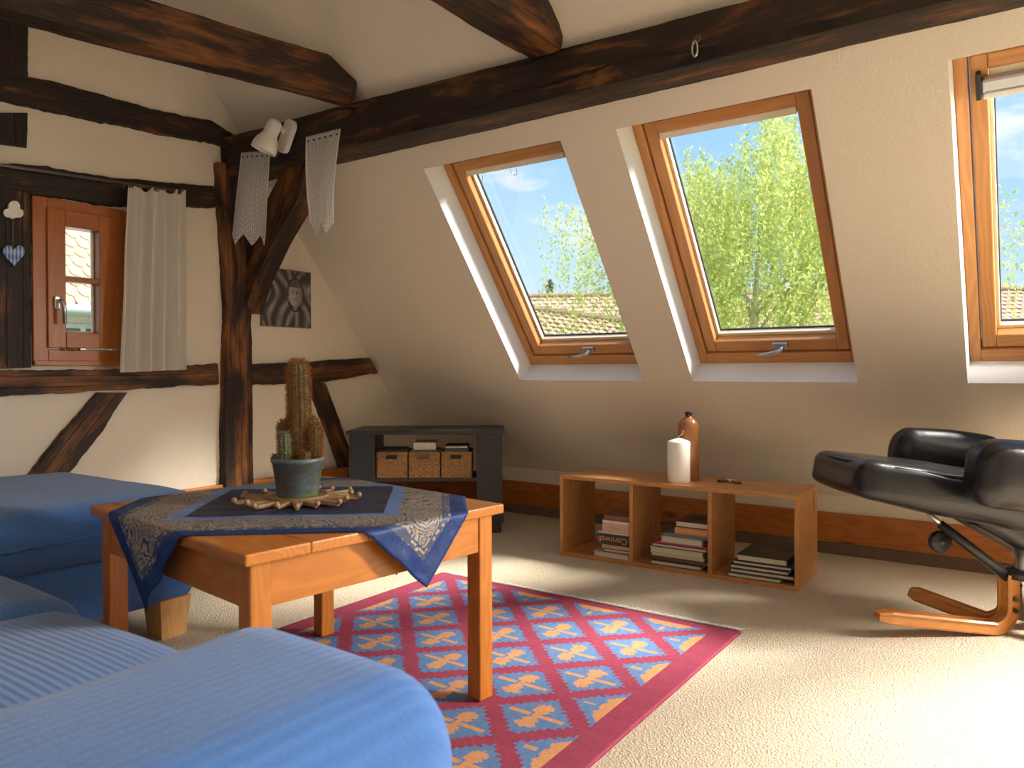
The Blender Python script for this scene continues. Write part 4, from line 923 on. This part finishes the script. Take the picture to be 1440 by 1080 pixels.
# cloud and heart
xo = XG+.034
orn_ = thing('hanging_ornament', onX(17, 380, xo), 'hanging ornament of a white cloud and a blue striped heart on a string', 'ornament')
def gpoly(name, pts_uv, mat, th=.012, x=None):
    P_ = [onX(u, v, x or xo) for u, v in pts_uv]; v, f_ = prism(P_[::-1], (th, 0, 0)); return obj(name, v, f_, mat, orn_)
cl_ = []
for (cx, cy, r_, a0_, a1_) in ((18.5, 291, 8.2, 200, -20), (25, 300, 6.5, 40, -110), (17, 303, 5, -50, -130), (10.5, 299.5, 6.5, -80, -230)):
    for a in np.linspace(a0_, a1_, 10): cl_.append((cx+r_*math.cos(math.radians(a)), cy-r_*math.sin(math.radians(a))))
gpoly('cloud', cl_, plain('white_ceramic', (.72, .68, .6), .35, var=.15, sc=60))
v, f_ = tube([onX(18.3, 307, xo+.007), onX(18.2, 347, xo+.007)], .0016, 6); obj('string', v, f_, M_brass, orn_)
ht = []
for k in range(40):
    a = 2*math.pi*k/40; X_ = 16*math.sin(a)**3; Y_ = 13*math.cos(a)-5*math.cos(2*a)-2*math.cos(3*a)-math.cos(4*a); ht.append((18+X_*.93, 358-Y_*1.03))
mt, t = new('striped_heart'); o_ = t.n('ShaderNodeTexCoord').outputs['Object']; wv_ = t.n('ShaderNodeTexWave', _bands_direction='Y', Vector=o_, Scale=22.0, Distortion=1.0).outputs[1]
wv2 = t.n('ShaderNodeTexWave', _bands_direction='Z', Vector=o_, Scale=7.0, Distortion=1.0).outputs[1]
fin(t, t.mix(t.math('GREATER_THAN', t.math('ADD', wv_, t.math('MULTIPLY', wv2, .7)), .85), (.045, .12, .36), (.36, .46, .62)), .5); M_heart = mt
gpoly('heart', ht, M_heart, .014)
# monochrome picture: a calm stone face among roots
pc = [onX(u, v, XG+.022) for u, v in ((369, 459), (438, 461), (438, 382), (370, 376))]
y0_, y1_ = pc[0][1], pc[1][1]; z0_, z1_ = (pc[0][2]+pc[1][2])/2, (pc[2][2]+pc[3][2])/2
pic = thing('wall_picture', (XG, (y0_+y1_)/2, z0_), 'unframed grey canvas of a calm stone face among tree roots', 'picture')
box('canvas', (XG-.002, y0_, z0_), (XG+.02, y1_, z1_), cm((.16, .13, .1)), pic, .002)
n1_, n2_ = 90, 104; V, F, COL = [], [], []
for j in range(n2_+1):
    for i in range(n1_+1): V.append((XG+.0212, y0_+.003+(y1_-y0_-.006)*i/n1_, z0_+.003+(z1_-z0_-.006)*j/n2_))
def sstep(a, b, x): t_ = min(1, max(0, (x-a)/(b-a))); return t_*t_*(3-2*t_)
for j in range(n2_):
    for i in range(n1_):
        x_, y_ = (i+.5)/n1_, (j+.5)/n2_
        wx = x_+.10*fbm((x_*3, y_*2.2, 3), 1)+.06*math.sin(y_*6+x_*4); fd = math.hypot((x_-.66)/.2, (y_-.60)/.27); wx2 = wx+.09*math.exp(-(max(0, fd-1))*2.2)*(1 if x_ > .66 else -1)
        s = .5+.5*math.sin(wx2*38+2.2*fbm((x_*5, y_*3, 7), 1)); c_ = .045+.30*s**1.6*(.55+.45*fbm((x_*7, y_*5, 1), 1)+.2)
        fx, fy = (x_-.665)/.135, (y_-.585)/.215; e = math.hypot(fx, fy*(1.0 if fy > 0 else .92))
        if e < 1.22 and fy > -.2: c_ = .10+.05*math.sin(fx*40)*math.sin(fy*40)                       # cap of curls
        if 1.22 <= e < 1.36: c_ = .02
        if e < 1 and fy < .55:
            c_ = .34-.12*fx-.1*max(0, e-.6); 
            for ex_ in (-.42, .34):
                de = math.hypot((fx-ex_)/.3, (fy-.12-.08*abs(fx-ex_))/.085); c_ -= .2*math.exp(-de*de)
                db = abs(fy-.33+.5*(fx-ex_)**2); c_ -= .10*math.exp(-(db/.05)**2)*(1 if abs(fx-ex_) < .34 else 0)
            c_ += .13*math.exp(-((fx+.02)/.09)**2)*(1 if -.32 < fy < .3 else 0); c_ -= .16*math.exp(-((fx-.12)/.09)**2)*(1 if -.34 < fy < .2 else 0)
            c_ -= .16*math.exp(-(math.hypot((fx-.02)/.24, (fy+.36)/.04))**2); c_ -= .2*math.exp(-(math.hypot((fx-.02)/.3, (fy+.55+.06*fx*fx)/.035))**2); c_ += .07*math.exp(-(math.hypot(fx/.3, (fy+.65)/.07))**2)
        c_ = min(.5, max(.012, c_)); COL.append((c_, c_*.93, c_*.88)); p_ = j*(n1_+1)+i; F.append((p_, p_+1, p_+n1_+2, p_+n1_+1))
mt, t = new('print'); fin(t, t.n('ShaderNodeVertexColor', _layer_name='col').outputs[0], .6)
obj('print', V, F, mt, pic, fcol=COL)
# lace strips pinned to the long beam
def lace(name, tl_, tr_, bl_2, br_2, yb, label, curl):
    A_, B_, D_, E_ = [onY(u, v, yb) for u, v in (tl_, tr_, bl_2, br_2)]; nu, nv = 48, 60; V, F, UVs = [], [], []
    for i in range(nu+1):
        for j in range(nv+1):
            u_, v_ = i/nu, j/nv; q = (A_+(B_-A_)*u_)*(1-v_)+(D_+(E_-D_)*u_)*v_
            tooth = abs(((u_*3) % 1)-.5)*2
            if v_ > .86: q = q+(A_-D_)*(v_-.86)*(.85*tooth)*1.0
            if j == 0: q = q+np.array([0, 0, .006*(i % 2)])
            V.append((q[0], q[1]-.004-.010*math.sin(v_*3.0)-curl*math.sin(u_*math.pi*1.6+v_)*v_*.035, q[2])); UVs.append((u_, v_))
    for i in range(nu):
        for j in range(nv):
            p_ = i*(nv+1)+j
            if j == 2 and i % 8 in (2, 3, 4): continue
            F.append((p_, p_+1, p_+nv+2, p_+nv+1))
    return props(obj(name, V, F, M_lace, smooth=True, uv=UVs), label, 'lace')
lace('lace_strip', (340, 216), (381, 213), (334, 345), (372, 346), 2.448, 'white lace strip with pointed hem hanging under the wall lamp', 1)
lace('lace_strip', (431, 194), (480, 182), (433, 331), (474, 330), 2.492, 'white lace strip with pointed hem hanging on the beam where the brace meets it', -1)
# wall lamp
yl = 2.476
lamp = thing('wall_lamp', onY(407, 192, yl), 'white bell-shaped spot lamp fixed to the long roof beam', 'lamp')
pc_ = Vector(onY(407, 193, yl)); upd = (Vector(onY(413, 174, yl))-Vector(onY(400, 213, yl))); Lh = upd.length; upd.normalize()
pts_ = []
sdv = Vector((upd.z, 0, -upd.x)); hw = .034
for k in range(24):
    a = 2*math.pi*k/24; e = 1 if math.sin(a) >= 0 else -1; pts_.append(pc_+sdv*hw*math.cos(a)+upd*(hw*math.sin(a)+e*(Lh/2-hw+.012)))
v, f_ = prism(pts_, (0, -.03, 0)); obj('wall_plate', v, f_, M_white, lamp)
ac = pc_+upd*.03+Vector((0, -.03, 0)); sh = Vector(onY(386, 185, yl-.10))
v, f_ = tube([ac, ac+Vector((-.01, -.03, .0)), sh+Vector((.03, .03, 0))], .008, 10); obj('arm', v, f_, M_white, lamp, smooth=True)
v, f_ = lathe([(0, -.014)]+[(.016*math.cos(x), .016*math.sin(x)) for x in np.linspace(-1.2, 1.2, 7)]+[(0, .016)], 14, tuple(ac+Vector((-.01, -.03, 0)))); obj('joint', v, f_, M_white, lamp, smooth=True)
t0, t1 = Vector(onY(389, 168, yl-.09)), Vector(onY(370, 212, yl-.13)); ax_ = (t1-t0); Ls = ax_.length; Ms = ax_.to_track_quat('Z', 'Y').to_matrix()
v, f_ = lathe([(0, 0), (.018, .002), (.03, .012), (.036, .03), (.037, Ls*.48), (.045, Ls*.58), (.057, Ls*.72), (.062, Ls*.86), (.062, Ls*1.0), (.058, Ls*1.0), (.056, Ls*.86), (.04, Ls*.6), (.033, Ls*.48), (.0, Ls*.4)], 36, tuple(t0), Ms, False); obj('shade', v, f_, M_white, lamp, smooth=True)
# ring hook on the beam
hp = Vector(onY(982, 56, 2.553)); hk = thing('ring_hook', hp, 'small steel snap ring hanging from a screw eye on the long beam', 'hook')
v, f_ = tube([hp+Vector((.010*math.cos(a), -.008, .010*math.sin(a))) for a in np.linspace(0, 2*math.pi, 14)[:-1]], .0025, 6, closed=True); obj('screw_eye', v, f_, M_iron, hk, smooth=True)
v, f_ = tube([hp+Vector((-.008+.010*math.cos(a), -.012, -.034+.026*math.sin(a))) for a in np.linspace(0, 2*math.pi, 20)[:-1]], .004, 8, closed=True); obj('snap_ring', v, f_, M_steel, hk, smooth=True)
v, f_ = tube([hp+Vector((0, .01, 0)), hp+Vector((0, -.008, 0))], .003, 6); obj('screw', v, f_, M_iron, hk)

# ------------------------------------------------------------------ outside: garden, tree, neighbouring houses
mt, t = new('garden'); o_ = t.n('ShaderNodeTexCoord').outputs['Object']; fin(t, t.mix(t.noise(o_, .6, 5).outputs[0], (.09, .15, .04), (.22, .26, .1)), .95); M_garden = mt
GZ = -6.0
gp = props(obj('ground', [(-90, -40, GZ), (90, -40, GZ), (90, 140, GZ), (-90, 140, GZ)], [(0, 1, 2, 3)], M_garden), 'green garden ground far below the attic', kind='structure')
mt, t = new('leaves'); o_ = t.n('ShaderNodeTexCoord').outputs['Object']; nz = t.noise(o_, 1.3, 4).outputs[0]; nf = t.noise(o_, 14, 2).outputs[0]
cL = t.mix(t.math('ADD', t.math('MULTIPLY', nz, .6), t.math('MULTIPLY', nf, .4)), (.26, .38, .05), (.86, .86, .36))
df = t.n('ShaderNodeBsdfDiffuse', Color=cL); tl = t.n('ShaderNodeBsdfTranslucent', Color=cL)
t.n('ShaderNodeOutputMaterial', Surface=t.n('ShaderNodeMixShader', i0=.45, i1=df.outputs[0], i2=tl.outputs[0]).outputs[0]); M_leaf = mt
M_bark = plain('birch_bark', (.5, .44, .36), .9, var=.4, sc=6)
tdir = ray(1062, 520); tdir[2] = 0; tdir /= np.linalg.norm(tdir); TD_ = 12.5/ (tdir@np.array([Fv[0], Fv[1], 0])); tc = np.array([0, 0, 0])+tdir*TD_; tside = np.array([-tdir[1], tdir[0], 0])*-1
tree = thing('weeping_birch', (tc[0], tc[1], GZ), 'tall light-green weeping birch outside the roof windows', 'tree')
LV, LF, TW = [], [], []
def strand(p0, L, dens, drift):
    n = max(3, int(L/.045)); p = np.array(p0, float)
    for k in range(n):
        p = p+np.array([drift[0]*.012*(1-k/n), drift[1]*.012*(1-k/n), -.045+.02*math.exp(-k/3)])+rng.normal(0, .006, 3)
        if rng.random() > dens: continue
        for _ in range(2):
            c_ = p+rng.normal(0, .035, 3); ln = rng.uniform(.022, .045); wd = ln*.42
            d1 = rng.normal(0, 1, 3)+np.array([0, 0, -1.3]); d1 /= np.linalg.norm(d1); d2 = np.cross(d1, rng.normal(0, 1, 3)); d2 /= np.linalg.norm(d2); b_ = len(LV)
            LV.extend([c_-d1*ln, c_+d2*wd, c_+d1*ln, c_-d2*wd]); LF.append((b_, b_+1, b_+2, b_+3))
ztop = lambda l: 4.75-.10*l*l+.35*math.sin(l*2.1+.7)+.25*math.sin(l*5.3)
NS = 2300
for k in range(NS):
    l = rng.normal(0, 1.55)
    if abs(l) > 3.7: continue
    dd = rng.normal(0, 1.2); zt = ztop(l)-.12*dd*dd-rng.exponential(1.6)*(1.0)
    if zt < -4: continue
    den = .95 if abs(l) < 2.2 else .6
    p = tc+tside*l+tdir*dd+np.array([0, 0, zt]); strand(p, rng.uniform(.5, 1.7), den, (tside*np.sign(l)+rng.normal(0, .8, 3))*rng.uniform(0, 1.2))
lf = obj('foliage', LV, LF, M_leaf, tree); lf['kind'] = 'stuff'
def limb(pts, r0_, r1_): 
    v, f_ = tube(pts, list(np.linspace(r0_, r1_, len(pts))), 7); return obj('branch', v, f_, M_bark, tree, smooth=True)
v, f_ = tube([tc+np.array([0, 0, GZ]), tc+np.array([.05, 0, -2]), tc+np.array([-.05, 0, 1.5]), tc+np.array([.1, 0, 3.4])], [.2, .13, .06, .02], 10); obj('trunk', v, f_, M_bark, tree, smooth=True)
for k in range(14):
    l = rng.uniform(-2.9, 2.9); z_ = rng.uniform(-1.0, 2.0); top = ztop(l)-rng.uniform(.2, 1.0); d_ = rng.uniform(-1, 1)
    P_ = [tc+np.array([0, 0, z_]), tc+tside*l*.35+tdir*d_*.4+np.array([0, 0, z_+(top-z_)*.55]), tc+tside*l*.7+tdir*d_*.8+np.array([0, 0, z_+(top-z_)*.9]), tc+tside*l*.95+tdir*d_+np.array([0, 0, top])]
    limb(P_, .03, .008)
# roofs: tiles laid row on row
M_tile = None
mt, t = new('clay_tile'); o_ = t.n('ShaderNodeTexCoord').outputs['Object']; ri = t.n('ShaderNodeObjectInfo').outputs['Random']; nz = t.noise(o_, 2.1, 4, .7).outputs[0]; nf = t.noise(o_, 30, 3).outputs[0]
cT = t.mix(nz, (.30, .15, .09), (.56, .38, .27)); cT = t.mix(t.math('MULTIPLY', nf, .5), cT, (.46, .33, .22)); cT = t.mix(t.math('MULTIPLY', ri, .4), cT, (.62, .42, .28)); fin(t, cT, .85, nf, .3, .01); M_tile = mt
M_housewall = plaster('house_render', (.66, .58, .46), .2); M_dwin = plain('dark_window', (.06, .07, .08), .15); M_zinc = plain('zinc_gutter', (.4, .44, .48), .45, .5)
def far_roof(name, u0, u1, v0, v1, dist, fall, label, tw=.24, th_=.2, pitch=42, skew=0.0):
    """gabled roof across the view: ridge through two pixels at a given distance, one slope of tile rows falling towards us"""
    A_ = EYE+ray(u0, v0)*dist; B_ = EYE+ray(u1, v1)*(dist+skew); dr = B_-A_; L = np.linalg.norm(dr); dr /= L
    hz = np.cross(dr, (0, 0, 1.0)); hz /= np.linalg.norm(hz); hz = hz if hz@Fv < 0 else -hz
    dn = hz*math.cos(math.radians(pitch))-np.array([0, 0, 1])*math.sin(math.radians(pitch)); nn = np.cross(dr, dn); nn = nn if nn[2] > 0 else -nn
    root = thing(name, (A_+B_)/2*np.array([1, 1, 0])+np.array([0, 0, GZ]), label, 'house')
    V, F = [], []; nr, nc = int(fall/th_), int(L/tw)
    for r_ in range(nr):
        for c_ in range(nc):
            o = A_+dr*(c_*tw+(tw/2 if r_ % 2 else 0))+dn*r_*th_; b_ = len(V); jit = rng.uniform(0, .012)
            for k in range(5):
                s_ = k/4; hump = .03*math.sin(s_*math.pi)
                V.append(o+dr*tw*s_*1.0+nn*(hump+jit)); V.append(o+dr*tw*s_+dn*(th_*1.12)+nn*(hump+.035+jit)); V.append(o+dr*tw*s_+dn*(th_*1.12)+nn*(hump*.2+jit))
            for k in range(4): F.append((b_+3*k, b_+3*k+1, b_+3*k+4, b_+3*k+3)); F.append((b_+3*k+1, b_+3*k+2, b_+3*k+5, b_+3*k+4))
    q = obj('tile_courses', V, F, M_tile, root); q['kind'] = 'stuff'
    nR = int(L/.42)
    RV = [tube([A_+dr*k*.42+nn*.02, A_+dr*(k*.42+.44)+nn*.05], [.11, .13], 8) for k in range(nR)]; v, f_ = join(RV); obj('ridge_tiles', v, f_, M_tile, root)
    E_ = A_+dn*fall; E2 = B_+dn*fall; bk_ = -hz*(2*fall*math.cos(math.radians(pitch)))
    v = [E_, E2, E2+bk_, E_+bk_, E_*np.array([1, 1, 0])+np.array([0, 0, GZ]), E2*np.array([1, 1, 0])+np.array([0, 0, GZ]), (E2+bk_)*np.array([1, 1, 0])+np.array([0, 0, GZ]), (E_+bk_)*np.array([1, 1, 0])+np.array([0, 0, GZ]), A_, B_]
    obj('walls', v, [(0, 1, 5, 4), (1, 9, 2, 6, 5), (2, 3, 7, 6), (3, 8, 0, 4, 7)], M_housewall, root); obj('rear_slope', v, [(3, 2, 9, 8)], M_tile, root)
    return root
far_roof('neighbour_house', 640, 1660, 419, 404, 30, 5.5, 'long tiled house behind the birch tree', .3, .26, 40)
far_roof('neighbour_house', 640, 990, 420, 468, 19.5, 3.0, 'smaller tiled house with falling ridge in front of the long one', .2, .17, 38, -.8)
# distant conifer
pd = EYE+ray(773, 415)*60; con = thing('conifer', (pd[0], pd[1], GZ), 'distant dark conifer rising behind the long tiled roof', 'tree')
V, F = [], []
for k in range(900):
    t_ = rng.random()**.7; zz = pd[2]+1.3-5.5*t_; r_ = (.08+1.15*t_)*rng.uniform(.3, 1); a = rng.random()*6.283; c_ = np.array([pd[0]+r_*math.cos(a), pd[1]+r_*math.sin(a), zz]); d1 = np.array([math.cos(a), math.sin(a), -.35])*.35; d2 = np.array([-math.sin(a), math.cos(a), 0])*.13; b_ = len(V)
    V += [c_-d1, c_+d2, c_+d1, c_-d2]; F.append((b_, b_+1, b_+2, b_+3))
q = obj('needles', V, F, plain('needles', (.10, .15, .12), .9), con); q['kind'] = 'stuff'
v, f_ = tube([np.array([pd[0], pd[1], GZ]), np.array([pd[0], pd[1], pd[2]+1.4])], [.3, .03], 8); obj('trunk', v, f_, M_bark, con)
# house across the lane, seen through the small window: single beaver-tail tiles
hx = -11.5
hs = thing('lane_house', (hx, 5, GZ), 'house across the lane with scalloped clay tiles and a grey gutter', 'house')
ev = hit(117, 432, (1, 0, 0), (hx, 0, 0)); ze = ev[2]; yc = ev[1]; pt = math.radians(50)
rf = obj('roof_deck', [(hx, yc-5, ze), (hx, yc+5, ze), (hx-4.5*math.cos(pt), yc+5, ze+4.5*math.sin(pt)), (hx-4.5*math.cos(pt), yc-5, ze+4.5*math.sin(pt))], [(0, 1, 2, 3)], M_tile, hs)
dn = np.array([math.cos(pt), 0, -math.sin(pt)]); nn = np.array([math.sin(pt), 0, math.cos(pt)]); tw_, tl2, ex2 = .205, .32, .215
o2 = [(-tw_/2*.96, 0), (-tw_/2*.96, .2)]+[(-tw_/2*.96*math.cos(a), .2+.12*math.sin(a)) for a in np.linspace(.15, math.pi-.15, 7)]+[(tw_/2*.96, .2), (tw_/2*.96, 0)]
tv_, tf_ = prism([Vector((a, b, 0)) for a, b in o2], (0, 0, .022)); tm = bpy.data.meshes.new('tile'); tm.from_pydata([tuple(q) for q in tv_], [], [tuple(q) for q in tf_]); tm.materials.append(M_tile)
for r_ in range(11):
    for c_ in range(-9, 10):
        o = np.array([hx, yc+(c_+(.5 if r_ % 2 else 0))*tw_, ze])-dn*(ex2*r_+.27)+nn*(.012)
        q = bpy.data.objects.new('tile', tm); C.objects.link(q); Mt = Matrix.Identity(4); tilt_ = .07; d3 = dn+nn*tilt_; d3 /= np.linalg.norm(d3); x3 = np.array([0, -1, 0]); n3 = np.cross(x3, d3); n3 = n3 if n3[2] > 0 else -n3
        x3 = np.cross(d3, n3)
        for i in range(3): Mt[i][0], Mt[i][1], Mt[i][2], Mt[i][3] = x3[i], d3[i], n3[i], o[i]
        q.matrix_basis = Mt @ Matrix.Rotation(random.uniform(-.03, .03), 4, 'Z'); q.parent = rf
v, f_ = tube([(hx+.09, yc-5, ze-.05), (hx+.09, yc+5, ze-.05)], .085, 12); obj('gutter', v, f_, M_zinc, hs, smooth=True)
obj('wall', [(hx-.3, yc-5, GZ), (hx-.3, yc+5, GZ), (hx-.3, yc+5, ze+.1), (hx-.3, yc-5, ze+.1)], [(0, 1, 2, 3)], plain('white_render', (.75, .74, .72), .9), hs)
for dy in (-2.2, 0.12, 2.4):
    wd_ = box('window', (hx-.33, yc+dy-.55, ze-1.5), (hx-.26, yc+dy+.55, ze-.22), plain('grey_window_frame', (.55, .55, .56), .5), hs, .01)
    for k in (-1, 1): box('pane', (hx-.262, yc+dy+k*.26-.22, ze-1.42), (hx-.255, yc+dy+k*.26+.22, ze-.30), M_dwin, wd_, 0)
